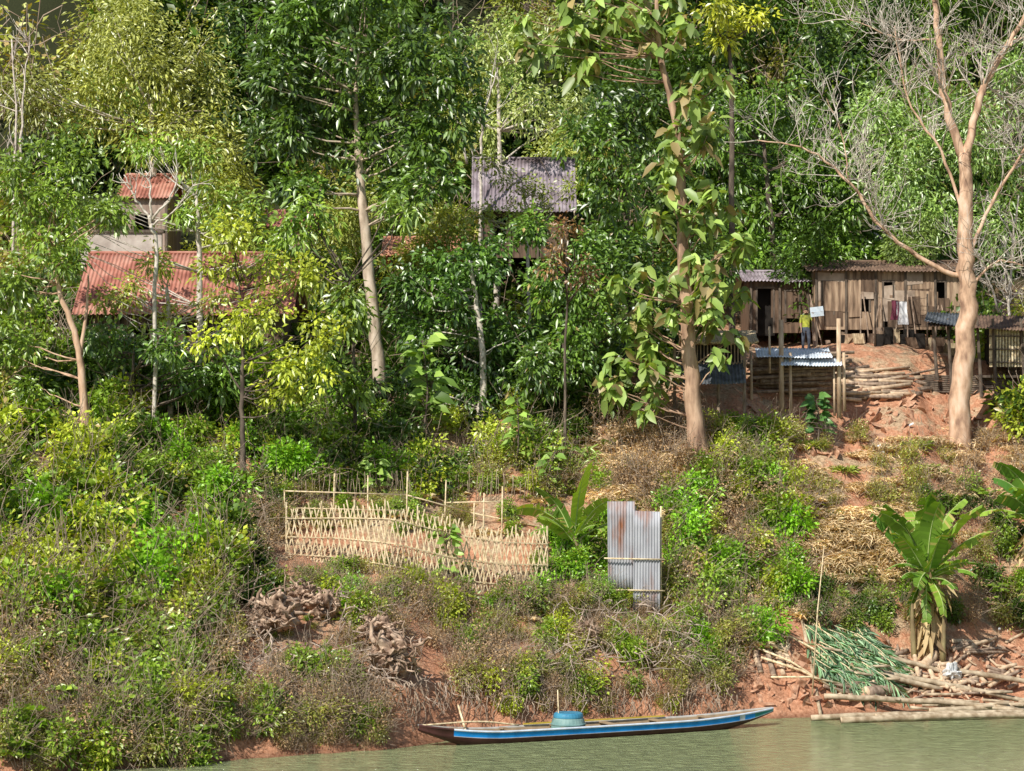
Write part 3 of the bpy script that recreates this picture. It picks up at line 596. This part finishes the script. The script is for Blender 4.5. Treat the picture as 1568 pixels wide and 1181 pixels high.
d=99; house('small_wooden_house',X(188,d),X(254,d),d,d+4,Z(420,d),Z(300,d),Z(270,d+2),REDR,noisemat('pinkish_board',(.26,.18,.14),(.50,.38,.30),2,stretch=(4,4,.5)),.3,openings=((.25,.7,.3,.75),))
T=Tubes(); e=empty('plaster_wall',(X(190,96),96,15)); 
T.box((X(185,96),96,(Z(415,96)+Z(357,96))/2),(1.7,0,0),(0,.12,0),(0,0,(Z(357,96)-Z(415,96))/2)); T.box((X(185,96),96,Z(357,96)+.06),(1.8,0,0),(0,.2,0),(0,0,.06),1); T.obj('wall',[PLAST,BARKD],e,False)
d=101; house('small_red_roof_house',X(405,d),X(470,d),d,d+4,Z(400,d),Z(346,d),Z(325,d+2),REDR,BOARD,.3,openings=((.3,.6,.2,.8),))
d=100; house('orange_roof_house',X(600,d),X(690,d),d,d+4,Z(430,d),Z(388,d),Z(366,d+2),noisemat('orange_roof',(.36,.15,.09),(.58,.30,.19),2),BOARD2,openings=((.3,.6,.2,.8),))
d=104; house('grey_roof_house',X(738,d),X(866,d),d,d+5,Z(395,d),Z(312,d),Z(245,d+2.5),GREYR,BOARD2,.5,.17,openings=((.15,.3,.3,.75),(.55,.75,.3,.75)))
d=107; house('grey_roof_cottage',X(1352,d),X(1402,d),d,d+4,Z(450,d),Z(395,d),Z(350,d+2),GREYR,BOARD,.3,openings=((.3,.6,.2,.8),))
gd=G(1300,532)[1]
RUST=noisemat('rust_roof',(.09,.055,.04),(.26,.17,.115),2)
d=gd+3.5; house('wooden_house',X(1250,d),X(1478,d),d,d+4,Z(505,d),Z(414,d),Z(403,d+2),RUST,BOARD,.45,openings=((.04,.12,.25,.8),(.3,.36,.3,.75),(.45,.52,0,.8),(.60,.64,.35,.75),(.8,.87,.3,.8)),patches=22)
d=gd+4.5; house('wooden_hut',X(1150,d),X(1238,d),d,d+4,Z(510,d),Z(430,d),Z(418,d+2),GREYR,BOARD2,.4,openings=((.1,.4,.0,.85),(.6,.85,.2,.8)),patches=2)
e=empty('stacked_household_goods',W(1300,525,gd+2)); T=Tubes()
for k in range(34):
    px=1265+rng.random()*210; q=W(px,530,gd+1+rng.random()*1.8); q[2]=float(H(q[0],q[1])); w_=.08+.2*rng.random(); h_=.10+.25*rng.random()
    T.box(q+[0,0,h_],(w_,rng.normal()*.03,0),(0,.12,0),(rng.normal()*.05,0,h_),rng.integers(0,5))
for k in range(14):
    px=1245+rng.random()*230; q=W(px,530,gd+2.2); q[2]=float(H(q[0],q[1])); T.tube([q,q+np.array([rng.normal()*.25,1.0,1.6+.9*rng.random()])],[.035,.03],5,1)
T.obj('goods',[BOARD,LOGB,BOARD2,DARKIN,THATCH],e,False)
# ------------------------------------------------ shed on posts, lumber rack, bamboo hut
p=G(1085,650); d=p[1]; e=empty('storage_shed',p); T=Tubes()
for px,pb in((1033,668),(1100,640),(1140,640),(1048,630)):
    dd=d+(.0 if pb>635 else 1.4); q=W(px,pb,dd); T.tube([q-[0,0,.3],W(px,528,dd)],[.07,.06],7,1)
c=lambda py:Z(py,d)
T.box((X(1097,d),d+1,c(557)),(X(1140,d)-X(1097,d),0,0),(0,.9,0),(0,0,.04),1)
T.box((X(1100,d),d+.9,(c(556)+c(528))/2),(X(1140,d)-X(1105,d),0,0),(0,.7,0),(0,0,(c(528)-c(556))/2),2)
for k in range(14): T.stick((X(1068+k*5.2,d),d-.0,c(556)),(X(1068+k*5.2,d),d-.0,c(528)),.05,.02,1)
T.obj('frame',[BARKD,LOGB,DARKIN],e,False)
corr('lean_to_roof',(X(1027,d-.8),d-.8,c(590)),(X(1143,d-.8),d-.8,c(588)),(X(1032,d+.4),d+.25,c(553)),(X(1138,d+.4),d+.25,c(551)),TARP,e,.14,.02)
T=Tubes()
for k in range(60):
    u=k/59; x0=X(1048,d)+(X(1158,d)-X(1048,d))*u
    T.stick((x0,d-.5+.03*rng.normal(),c(526)+rng.normal()*.03),(x0+rng.normal()*.04,d+1.0,c(508)+.08),.12,.05); T.stick((x0,d+2.3,c(526)),(x0,d+.98,c(508)+.08),.12,.05)
T.obj('thatch_roof',THATCH,e,False)
p=G(1200,632); d=p[1]; e=empty('lumber_rack',p); T=Tubes()
for px,pt,pb,r in((1196,490,630,.11),(1210,540,640,.07),(1284,488,628,.10),(1292,540,618,.07),(1178,500,560,.05),(1277,560,625,.05),(1150,540,612,.06)):
    T.tube([W(px+1,pb+12,d),W(px,pt,d)],[r,r*.85],8,0,1)
for k in range(50):
    py=548+rng.random()*52; a=1140+rng.random()*30; b_=1240+rng.random()*70; r=.05+.05*rng.random()
    T.tube([W(a,py+rng.normal()*4,d+.2+rng.random()*1.4),W(b_,py+rng.normal()*6,d+.2+rng.random()*1.4)],[r,r*.9],6,2,1)
for k in range(45):
    py=575+rng.random()*40; a=1260+rng.random()*90; b_=a+40+rng.random()*70; q=G(a,py);q2=G(b_,py+rng.normal()*8); r=.05+.05*rng.random()
    T.tube([q+[0,0,.15],q2+[0,0,.17]],[r,r],6,[0,2][rng.integers(2)],1)
T.obj('timber',[WOOD,WOOD,LOGB],e)
corr('tin_sheet_a',W(1158,547,d-.3),W(1275,548,d-.3),W(1156,533,d+1.0),W(1268,533,d+1.0),TIN,e,.12,.02)
corr('tin_sheet_b',W(1195,560,d-.45),W(1290,560,d-.45),W(1198,548,d+.3),W(1288,549,d+.3),TIN,e,.12,.02)
p=G(1530,610); d=p[1]; e=empty('bamboo_hut',p); T=Tubes()
for px,pb in((1524,640),(1567,600),(1500,600),(1600,640),(1432,575),(1455,600)): T.tube([W(px+3,pb+8,d),W(px-4,488,d)],[.08,.06],7,1)
for k in range(26): T.stick(W(1518+k*4.6,562,d+.05),W(1518+k*4.6,503,d+.05),.17,.02,0)
for py in(515,535,555): T.stick(W(1514,py,d-.02),W(1636,py,d-.02),.05,.03,1)
T.box(W(1560,578,d+1.2),(2,0,0),(0,1.2,0),(0,0,.05),1); T.box(W(1575,530,d+1.4),(1.6,0,0),(0,1.2,0),(0,0,.75),2)
for k in range(9): T.tube([W(1410+rng.random()*10,575+k*3,d+.3),W(1530+rng.random()*30,580+k*3,d+.3)],[.04,.035],6,1)
T.obj('frame',[BAMB,BARKD,DARKIN],e,False)
corr('roof_rust',W(1422,500,d-.5),W(1640,508,d-.5),W(1415,482,d+2.2),W(1640,484,d+2.2),RUST,e,.14,.025)
corr('roof_tin',W(1415,492,d-.6),W(1470,500,d-.6),W(1420,478,d+.6),W(1470,480,d+.6),TARP,e,.14,.025)
e=empty('laundry_line',W(1380,480,gd+1)); dl=gd+1; T=Tubes(); T.tube([W(1340,455,dl),W(1380,462,dl),W(1420,456,dl)],[.01,.01,.01],4); 
for px in(1340,1420): T.tube([W(px,530,dl),W(px,450,dl)],[.04,.035],6)
T.obj('line',BARKD,e)
def cloth(a,b_,t,bt,mat):
    V=[];Fc=[]
    for j in range(7):
        for i in range(9): u=i/8;v=j/6; q=W(a+(b_-a)*u+math.sin(v*3+a)*1.5,t+(bt-t)*v,dl); V.append(q+[0,.05*math.sin(u*9+v),0])
    for j in range(6):
        for i in range(8): k=j*9+i; Fc.append((k,k+1,k+10,k+9))
    tomesh('cloth',V,Fc,mat,e,True)
cloth(1374,1390,462,497,noisemat('white_cloth',(.6,.6,.62),(.8,.8,.8),3)); cloth(1364,1375,460,490,noisemat('maroon_cloth',(.12,.03,.05),(.2,.05,.08),3))
# ------------------------------------------------ person (standing, carrying a pale board at shoulder height)
def person():
    f=G(1230,538); f[1]-=.9; f[2]=float(H(f[0],f[1])); e=empty('standing_person',f); e.scale=(1.08,1.08,1.08)
    J={'pel':(0,0,.92),'sp':(0,.01,1.12),'ch':(0,.0,1.32),'nk':(0,-.01,1.47),'hd':(0,-.03,1.55),'ht':(0,-.03,1.70),
     'hl':(-.09,0,.88),'kl':(-.11,-.03,.50),'al':(-.12,.02,.09),'tl':(-.13,-.15,.04),'hr':(.09,0,.88),'kr':(.12,-.05,.50),'ar':(.13,.03,.09),'tr':(.15,-.13,.04),
     'sl':(-.18,0,1.40),'el':(-.23,-.03,1.13),'wl':(-.20,-.16,.92),'sr':(.18,0,1.40),'er':(.27,-.12,1.22),'wr':(.24,-.26,1.42),'pl':(-.195,-.19,.86),'pr':(.235,-.29,1.49)}
    R={'pel':.15,'sp':.14,'ch':.17,'nk':.055,'hd':.085,'ht':.075,'hl':.10,'kl':.07,'al':.05,'tl':.04,'hr':.10,'kr':.07,'ar':.05,'tr':.04,'sl':.07,'el':.05,'wl':.03,'sr':.07,'er':.05,'wr':.03,'pl':.03,'pr':.03}
    E=[('pel','sp'),('sp','ch'),('ch','nk'),('nk','hd'),('hd','ht'),('pel','hl'),('hl','kl'),('kl','al'),('al','tl'),('pel','hr'),('hr','kr'),('kr','ar'),('ar','tr'),('ch','sl'),('sl','el'),('el','wl'),('ch','sr'),('sr','er'),('er','wr'),('wl','pl'),('wr','pr')]
    for sfx,w,dirn in(('l','pl',(0,-.02,-.09)),('r','pr',(0,-.02,.08))):
        for k in range(4):
            o_=J[w]; n1='f%s%d'%(sfx,k); L_=(.8,1,.95,.75)[k]; x=(-.027+.018*k); J[n1]=(o_[0]+x,o_[1]+dirn[1]*.5,o_[2]+dirn[2]*.55*L_); J[n1+'b']=(o_[0]+x,o_[1]+dirn[1]*1.6,o_[2]+dirn[2]*L_); R[n1]=.009;R[n1+'b']=.008; E+=[(w,n1),(n1,n1+'b')]
        n1='t'+sfx+'h'; J[n1]=(J[w][0]+.04,J[w][1]-.02,J[w][2]+dirn[2]*.3); R[n1]=.01; E.append((w,n1))
    ks=list(J); me=bpy.data.meshes.new('b'); me.from_pydata([J[k] for k in ks],[(ks.index(a),ks.index(b_)) for a,b_ in E],[])
    ob=bpy.data.objects.new('b',me); S.collection.objects.link(ob); ob.modifiers.new('s','SKIN'); sv=me.skin_vertices[0].data
    for i,k in enumerate(ks): sv[i].radius=(R[k],R[k]*(.75 if k in('pel','sp','ch') else 1)); sv[i].use_root=(k=='pel')
    sb=ob.modifiers.new('u','SUBSURF'); sb.levels=2; sb.render_levels=2
    dg=bpy.context.evaluated_depsgraph_get(); m2=bpy.data.meshes.new_from_object(ob.evaluated_get(dg)); bpy.data.objects.remove(ob)
    mats=[noisemat('skin',(.34,.20,.13),(.42,.26,.17),4),noisemat('camo_shirt',(.06,.08,.03),(.58,.60,.08),5),noisemat('dark_trousers',(.045,.055,.075),(.11,.125,.16),6),noisemat('black_hair',(.01,.01,.01),(.03,.025,.02),30)]
    for q in mats: m2.materials.append(q)
    mi=[]
    for p_ in m2.polygons:
        x,y,z=p_.center
        if z<.10: mi.append(3)
        elif z<.98 and abs(x)<.19: mi.append(2)
        elif z>1.64 or (z>1.54 and y>-.01): mi.append(3)
        elif z>1.47 and abs(x)<.12: mi.append(0)
        elif (x<-.17 and z<1.15) or (x>.2 and y<-.13): mi.append(0)
        else: mi.append(1)
    m2.polygons.foreach_set('material_index',mi); m2.polygons.foreach_set('use_smooth',[True]*len(mi))
    o2=bpy.data.objects.new('body',m2); S.collection.objects.link(o2); o2.parent=e
    T=Tubes(); T.tube([(0,-.115,1.60),(0,-.14,1.575),(0,-.115,1.57)],[.008,.014,.01],6); T.tube([(-.028,-.112,1.545),(.028,-.112,1.545)],[.006,.006],5,1)
    for sx in(-1,1): T.tube([(sx*.03-.01,-.11,1.61),(sx*.03+.01,-.11,1.61)],[.008,.008],6,2); T.tube([(sx*.085,-.02,1.57),(sx*.095,-.02,1.62)],[.015,.018],6)
    t=T.obj('face',[mats[0],noisemat('lips',(.25,.08,.06),(.3,.1,.08),3),mats[3]]); t.parent=e
    T=Tubes(); T.box((.40,-.30,1.58),(.26,0,.03),(0,.012,0),(-.02,0,.19)); T.box((.40,-.315,1.58),(.27,0,.031),(0,.004,0),(0,0,.012),1)
    t=T.obj('board',[noisemat('pale_board',(.55,.65,.74),(.70,.77,.82),3),TIN],smooth=False); t.parent=e
person()
# ------------------------------------------------ boat
def boat():
    A=np.array([-2.85,69.75,0]);B=np.array([8.55,75.2,0]); Lb=np.linalg.norm(B-A); ax=(B-A)/Lb; sd=np.array([ax[1],-ax[0],0])
    e=empty('longtail_boat',(A+B)/2); n=60; 
    gun=lambda s:.40+.38*max(0,(.22-s)/.22)**1.7*.75+.20*max(0,(s-.72)/.28)**1.6
    V=[];Fc=[];mi=[]
    for i in range(n+1):
        s=i/n; w=.56*(1-abs(2*s-1)**2.6)**.75+.045
        g=gun(s); k=-.12+.60*max(0,(.14-s)/.14)**1.2+.55*max(0,(s-.80)/.20)**1.3
        k=min(k,g-.09); band=min(.22,(g-k)*.62)
        c=A+ax*Lb*s; hgt=g-k
        prof=[(0,k),(.62,k+.02),(.86,g-band-.03-(hgt-band)*.25),(.95,g-band-.02),(.955,g-band),(1.0,g-.065),(1.05,g-.06),(1.05,g),(.95,g),(.90,g-.05),(.80,k+hgt*.4),(.5,k+.08),(0,k+.07)]
        for sg in(1,-1):
            for a,z in prof: V.append(c+sd*sg*a*w+np.array([0,0,z]))
    m=13; pm=[0,0,0,5,1,2,2,2,4,3,3,3]
    for i in range(n):
        s=i/n
        for sgi in(0,1):
            for j in range(m-1):
                a=i*2*m+sgi*m+j; b_=a+2*m; q=(a,b_,b_+1,a+1); Fc.append(q if sgi==0 else q[::-1]); M=pm[j]
                if s<.07 and M in(1,2,5): M=0
                if M in(1,) and s>.93: M=6
                if M==1 and .88<s<.90: M=2
                mi.append(M)
    def P(n_,c,r=.35): 
        return noisemat(n_,tuple(x*.75 for x in c),tuple(min(1,x*1.15) for x in c),3,rough=r,bump=.2)
    mats=[P('hull_maroon',(.085,.035,.03)),P('paint_blue',(.015,.32,.90)),P('paint_white',(.66,.72,.80)),P('inside_wood',(.36,.26,.16),.7),P('rim_wood',(.45,.42,.36),.6),P('paint_offwhite',(.55,.60,.66)),P('paint_teal',(.03,.28,.26))]
    tomesh('hull',V,Fc,mats,e,True,mi)
    T=Tubes()
    for s in(.10,.24,.38,.52,.66,.8):
        w=.56*(1-abs(2*s-1)**2.6)**.75; c=A+ax*Lb*s+np.array([0,0,gun(s)-.03]); T.box(c,sd*w*.9,ax*.11,(0,0,.018))
    for i in range(30):
        s=.3+.4*i/30; s2=.3+.4*(i+1)/30; f=lambda s:A+ax*Lb*s-sd*(.5)+np.array([0,0,.44])
        T.stick(f(s),f(s2),.05,.04,1)
    T.obj('thwarts',[mats[3],noisemat('yellow_paint',(.55,.38,.04),(.65,.48,.08),4)],e,False)
    T=Tubes(); st=A+ax*Lb*.38; T.tube([st+[0,0,.0],st+np.array([-.05,.1,1.5])],[.022,.018],6); T.tube([A+ax*1.6+[0,0,.35],A+ax*1.2+[.1,.9,1.1]],[.04,.035],6)
    T.tube(*smoothpath([A+ax*.15+[0,0,.64],A+ax*2+[0,0,.66],A+ax*3.4+[0,0,.48]],[.03,.03,.03],6),6); T.obj('poles',BAMB,e)
    c=A+ax*Lb*.405+np.array([0,0,.10]); e2=empty('blue_plastic_drum',c); V=[];Fc=[];pr=[(0,.02),(.48,.0),(.52,.04),(.55,.20),(.535,.30),(.555,.32),(.555,.35),(.53,.37),(.49,.50),(.455,.53),(.475,.545),(.47,.60),(.45,.66),(.40,.69),(0,.68)]; k=28
    for r,z in pr:
        for i in range(k): an=6.2832*i/k; V.append(c+np.array([math.cos(an)*r,math.sin(an)*r,z]))
    mi=[]
    for j in range(len(pr)-1):
        for i in range(k): Fc.append((j*k+i,j*k+(i+1)%k,(j+1)*k+(i+1)%k,(j+1)*k+i)); mi.append(1 if j>=9 else 0)
    tomesh('drum',V,Fc,[noisemat('teal_plastic',(.10,.22,.22),(.28,.42,.38),3,rough=.4,bump=.1),noisemat('blue_lid',(.04,.20,.34),(.08,.32,.46),3,rough=.4,bump=.1)],e2,False,mi)
boat()
# ------------------------------------------------ logs, stumps, debris
def rootmass(name,px,py,r,nroots,mat=LOGB,hollow=True):
    c=G(px,py); e=empty(name,c); c=c+[0,-.35,r*.6]; T=Tubes()
    for k in range(nroots):
        d=unit(rng.normal(size=(1,3))*np.array([1.2,.8,.8]))[0]; p=c+rng.normal(size=3)*r*.3; pts=[p]; rr=r*(.035+.09*rng.random()**2)
        for i in range(4): d=d+rng.normal(size=3)*.5; d/=np.linalg.norm(d); p=p+d*r*(.12+.2*rng.random()); pts.append(p)
        T.tube(*smoothpath(pts,[rr,rr*.9,rr*.75,rr*.6,rr*.35],2,.02),6)
    bpy.ops.mesh.primitive_ico_sphere_add(subdivisions=4,radius=1); o_=bpy.context.object; me=o_.data
    for v in me.vertices:
        k=v.co.copy(); n_=1+1.0*float(vn(k.x*2.3+px,k.y*2.3+k.z*2.9))+.6*float(vn(k.x*6,k.z*6+k.y*4)); v.co=Vector((k.x*r*.6*n_,k.y*r*.5*n_,k.z*r*.52*n_))
        if hollow and (k-Vector((.25,-.9,-.2)).normalized()).length<.48: v.co*=.35
    me.materials.append(mat); o_.name='core'; o_.location=Vector(c)-e.location; o_.parent=e
    T.obj('roots',mat,e)
DRIFT=noisemat('driftwood',(.15,.09,.06),(.66,.49,.35),4,bump=.9,c3=(.38,.26,.18),detail=8)
rootmass('driftwood_stump',603,1035,1.05,60,DRIFT); rootmass('driftwood_stump',580,990,.75,34,DRIFT)
rootmass('tree_root_mass',430,965,.9,60,DRIFT,False); rootmass('tree_root_mass',395,970,.6,36,DRIFT,False); rootmass('tree_root_mass',500,945,.65,40,DRIFT)
rootmass('tree_root_mass',465,930,.6,36,DRIFT); rootmass('tree_root_mass',900,985,.6,36,DRIFT,False)
e=empty('driftwood_branches',G(950,1020)); T=Tubes()
for k in range(80):
    px=850+rng.random()*230; py=950+rng.random()*110; p=G(px,py)+[0,-.3,.7]; d=rng.normal(size=3)*np.array([1,.4,.45])-np.array([0,.3,.1]); grow(T,p,d,.5+.6*rng.random(),.025,1,.5,-.2,3,5,4,.22,.008)
for k in range(90):
    px=360+rng.random()*290; py=930+rng.random()*140; p=G(px,py)+[0,-.25,.6]; d=rng.normal(size=3)*np.array([1,.4,.5])-np.array([0,.3,.1]); grow(T,p,d,.4+.4*rng.random(),.03,1,.5,-.1,3,5,4,.22,.008)
for k in range(120):
    px=0+rng.random()*1130; py=1000+rng.random()*110; p=G(px,py)+[0,-.25,.55]; d=rng.normal(size=3)*np.array([.7,.4,.6])-np.array([0,.3,.1]); grow(T,p,d,.4+.4*rng.random(),.018,1,.5,-.1,3,4,4,.22,.007)
T.obj('branches',noisemat('dead_twig',(.28,.20,.14),(.64,.52,.42),5),e)
e=empty('hanging_roots',G(700,1080)); T=Tubes()
for k in range(360):
    px=260+rng.random()*870; p=G(px,1055+rng.random()*50)+[0,-.2,.5]; pts=[p]
    for i in range(4): p=p+np.array([rng.normal()*.08,-.06+rng.normal()*.04,-.18*(.6+.8*rng.random())]); pts.append(p)
    T.tube(pts,[.018,.015,.012,.009,.006],4)
T.obj('roots',TWIG,e)
e=empty('firewood_pile',G(1380,1040)); T=Tubes()
def lg(a,b_,r,up=.1,m=0): 
    p=G(*a)+[0,0,up];q=G(*b_)+[0,0,up]; pts,ra=smoothpath([p,(p+q)/2+rng.normal(size=3)*.02,q],[r,r*.97,r*.92],3); T.tube(pts,ra,10,m,1)
for a,b_,r in[((1165,1035),(1155,990),.09),((1185,1042),(1170,985),.10),((1200,1040),(1185,990),.09),((1215,1030),(1200,1000),.07),((1330,1020),(1390,1000),.09),((1320,1035),(1375,1050),.08),((1345,1045),(1400,1030),.08),((1360,1020),(1380,1050),.09),((1395,1050),(1385,1010),.10),((1410,1050),(1400,1005),.09),((1430,1045),(1415,1008),.09),((1300,1075),(1345,1078),.15),((1325,1072),(1378,1066),.22),((1415,1030),(1432,1012),.19),((1440,1030),(1470,1040),.09),((1350,1005),(1420,1025),.07),((1480,1030),(1490,1055),.08),((1060,990),(1110,965),.14),((1370,1000),(1400,1040),.08),((1340,1030),(1350,1060),.07),((1285,1040),(1300,1068),.12)]: lg(a,b_,r,r*.9,rng.integers(0,2))
for k in range(150):
    a=(1300+rng.random()*250,990+rng.random()*82); lg(a,(a[0]+rng.normal()*28,a[1]+rng.normal()*12),.03+.055*rng.random(),.09+.12*rng.random(),rng.integers(0,2))
for k in range(14):
    a=(1150+rng.random()*60,990+rng.random()*50); lg(a,(a[0]-10+rng.normal()*14,a[1]-35+rng.normal()*10),.05+.05*rng.random(),.12,rng.integers(0,2))
T.obj('logs',[LOGB,WOOD],e)
e=empty('bamboo_raft',(14,79.3,0)); T=Tubes()
for k,(a,b_,r) in enumerate([((1240,1100),(1500,1095),.10),((1285,1104),(1590,1096),.11),((1260,1091),(1570,1086),.10),((1250,1085),(1440,1081),.10),((1420,1090),(1620,1084),.11),((1215,1068),(1255,1095),.07),((1300,1082),(1590,1079),.10),((1340,1099),(1600,1091),.10),((1270,1078),(1470,1076),.09),((1450,1076),(1620,1073),.10)]):
    da=9*F/(a[1]-690+2);db=9*F/(b_[1]-690+2); p=np.array([X(a[0],da),da,0]);q=np.array([X(b_[0],db),db,0])
    p[2]=max(.06+r*.4,float(H(p[0],p[1]))+r);q[2]=max(.06+r*.4,float(H(q[0],q[1]))+r); T.tube(*smoothpath([p,(p+q)/2+[0,0,.04],q],[r,r,r*.85],6,.01),9,0,1)
for k in range(36):
    px=1250+rng.random()*320; dd=9*F/(1086-690); x_=X(px,dd); y_=dd+rng.normal()*.6; p=np.array([x_,y_,max(.22,float(H(x_,y_))+.12)]); T.tube([p,p+np.array([.5+rng.random(),rng.normal()*.3,.08*rng.normal()])],[.06,.05],6,0,1)
T.obj('poles',[noisemat('wet_bamboo',(.28,.20,.12),(.64,.52,.36),4),WOOD],e)
e=empty('bamboo_poles',G(1200,1040)); T=Tubes()
for a,b_,r in[((1165,1020),(1290,1072),.045),((1150,1000),(1270,1062),.04),((1180,1050),(1300,1060),.04),((1230,1000),(1350,1072),.04),((1200,980),(1290,1040),.035)]: 
    p=G(*a)+[0,-.1,.25];q=G(*b_)+[0,-.1,.2]; T.tube([p,(p+q)/2+[0,0,.15],q],[r,r,r*.8],7)
q=G(1243,1070); T.tube([q-[0,0,.2],W(1252,935,q[1]),W(1262,835,q[1])],[.03,.025,.015],6)
T.obj('poles',BAMB,e)
e=empty('palm_frond_pile',G(1290,1030)); LV=Leaves(); T=Tubes()
for k in range(36):
    a=(1225+rng.random()*110,955+rng.random()*75); p=G(*a)+[0,-.1,.1+.2*rng.random()]; q=G(a[0]+15+rng.random()*75,min(1075,a[1]+20+rng.random()*45))+[0,-.15,.08+.15*rng.random()]
    m=36; u=np.linspace(0,1,m)[:,None]; P0=p*(1-u)+q*u+np.array([0,0,1])*np.sin(u*3.14)*.12; ax=(q-p)/np.linalg.norm(q-p); sd=np.cross(ax,[0,-.5,1]); sg=np.where(np.arange(m)%2,1,-1)[:,None]
    LV.add(P0,sd[None]*sg+ax[None]*1.3+rng.normal(size=(m,3))*.3,.45+.2*rng.random(m),.06*np.ones(m),cols(m,(.07,.15,.09),(.30,.42,.32),.4),.3); T.tube([P0[0],P0[m//2],P0[-1]],[.02,.015,.008],5)
LV.obj('leaflets',BIGL,e); T.obj('stalks',BAMB,e)
c=G(1457,1045); e=empty('plastic_bag',c); bpy.ops.mesh.primitive_ico_sphere_add(subdivisions=4,radius=.26); o_=bpy.context.object
for v in o_.data.vertices: k=v.co; n_=1+1.1*float(vn(k.x*9,k.y*9+k.z*13)); v.co=Vector((k.x*n_,k.y*n_,k.z*n_*.95+(.12 if k.z>.2 else 0)))
o_.data.materials.append(noisemat('bag_plastic',(.55,.55,.53),(.78,.78,.76),4,rough=.4)); o_.name='bag'; o_.parent=e; o_.location=(0,0,.25)
e=empty('litter',G(1330,720)); T=Tubes()
for px,py in((1345,690),(1395,690),(1240,840),(1250,858),(1150,735),(1395,655),(1300,930),(1450,700),(1410,690),(1350,700),(1100,900),(1370,805),(1185,820),(1000,1000),(1330,1045),(1530,970)):
    p=G(px,py)+[0,-.05,.12]; a=rng.normal(size=3)*.05; T.box(p,(.06,.02,.01)+a*.3,(.0,.05,.03),(0.01,-.01,.02))
T.obj('scraps',noisemat('white_scrap',(.6,.6,.6),(.8,.8,.8),3),e,False)
e=empty('dirt_clods',G(1350,1060)); T=Tubes()
for k in range(700):
    if k%2: px,py=1130+rng.random()*440,985+rng.random()*100
    else: px,py=1130+rng.random()*430,600+rng.random()*100
    p=G(px,py); r=.03+.07*rng.random()**2; T.box(p+[0,0,r*.4],rng.normal(size=3)*r,rng.normal(size=3)*r,rng.normal(size=3)*r*.7)
T.obj('clods',noisemat('clod',(.32,.15,.085),(.68,.41,.26),5),e,False)
# ------------------------------------------------ camera, light
cam=bpy.data.cameras.new('camera'); co=bpy.data.objects.new('camera',cam); S.collection.objects.link(co); co.location=(0,0,CAMZ); co.rotation_euler=(math.pi/2+TILT,0,0)
cam.lens=36*F/1568; cam.clip_end=2000; cam.clip_start=.5; S.camera=co
sd=Vector((-.52,-.76,.90)).normalized(); el=math.asin(sd.z); rot=math.atan2(sd.x,sd.y)
sl=bpy.data.lights.new('sun','SUN'); sl.energy=5; sl.angle=math.radians(.5); sl.color=(1,.96,.89); so=bpy.data.objects.new('sun',sl); S.collection.objects.link(so)
so.rotation_euler=(-sd).to_track_quat('-Z','Y').to_euler(); so.location=(-40,0,60)
w=bpy.data.worlds.new('World'); S.world=w; w.use_nodes=True; nt=w.node_tree; sk=nt.nodes.new('ShaderNodeTexSky'); sk.sky_type='NISHITA'; sk.sun_disc=False; sk.sun_elevation=el; sk.sun_rotation=rot
bg=nt.nodes['Background']; bg.inputs[1].default_value=.10; nt.links.new(sk.outputs[0],bg.inputs[0])
S.view_settings.view_transform='Standard'; S.view_settings.look='None'; S.view_settings.exposure=0
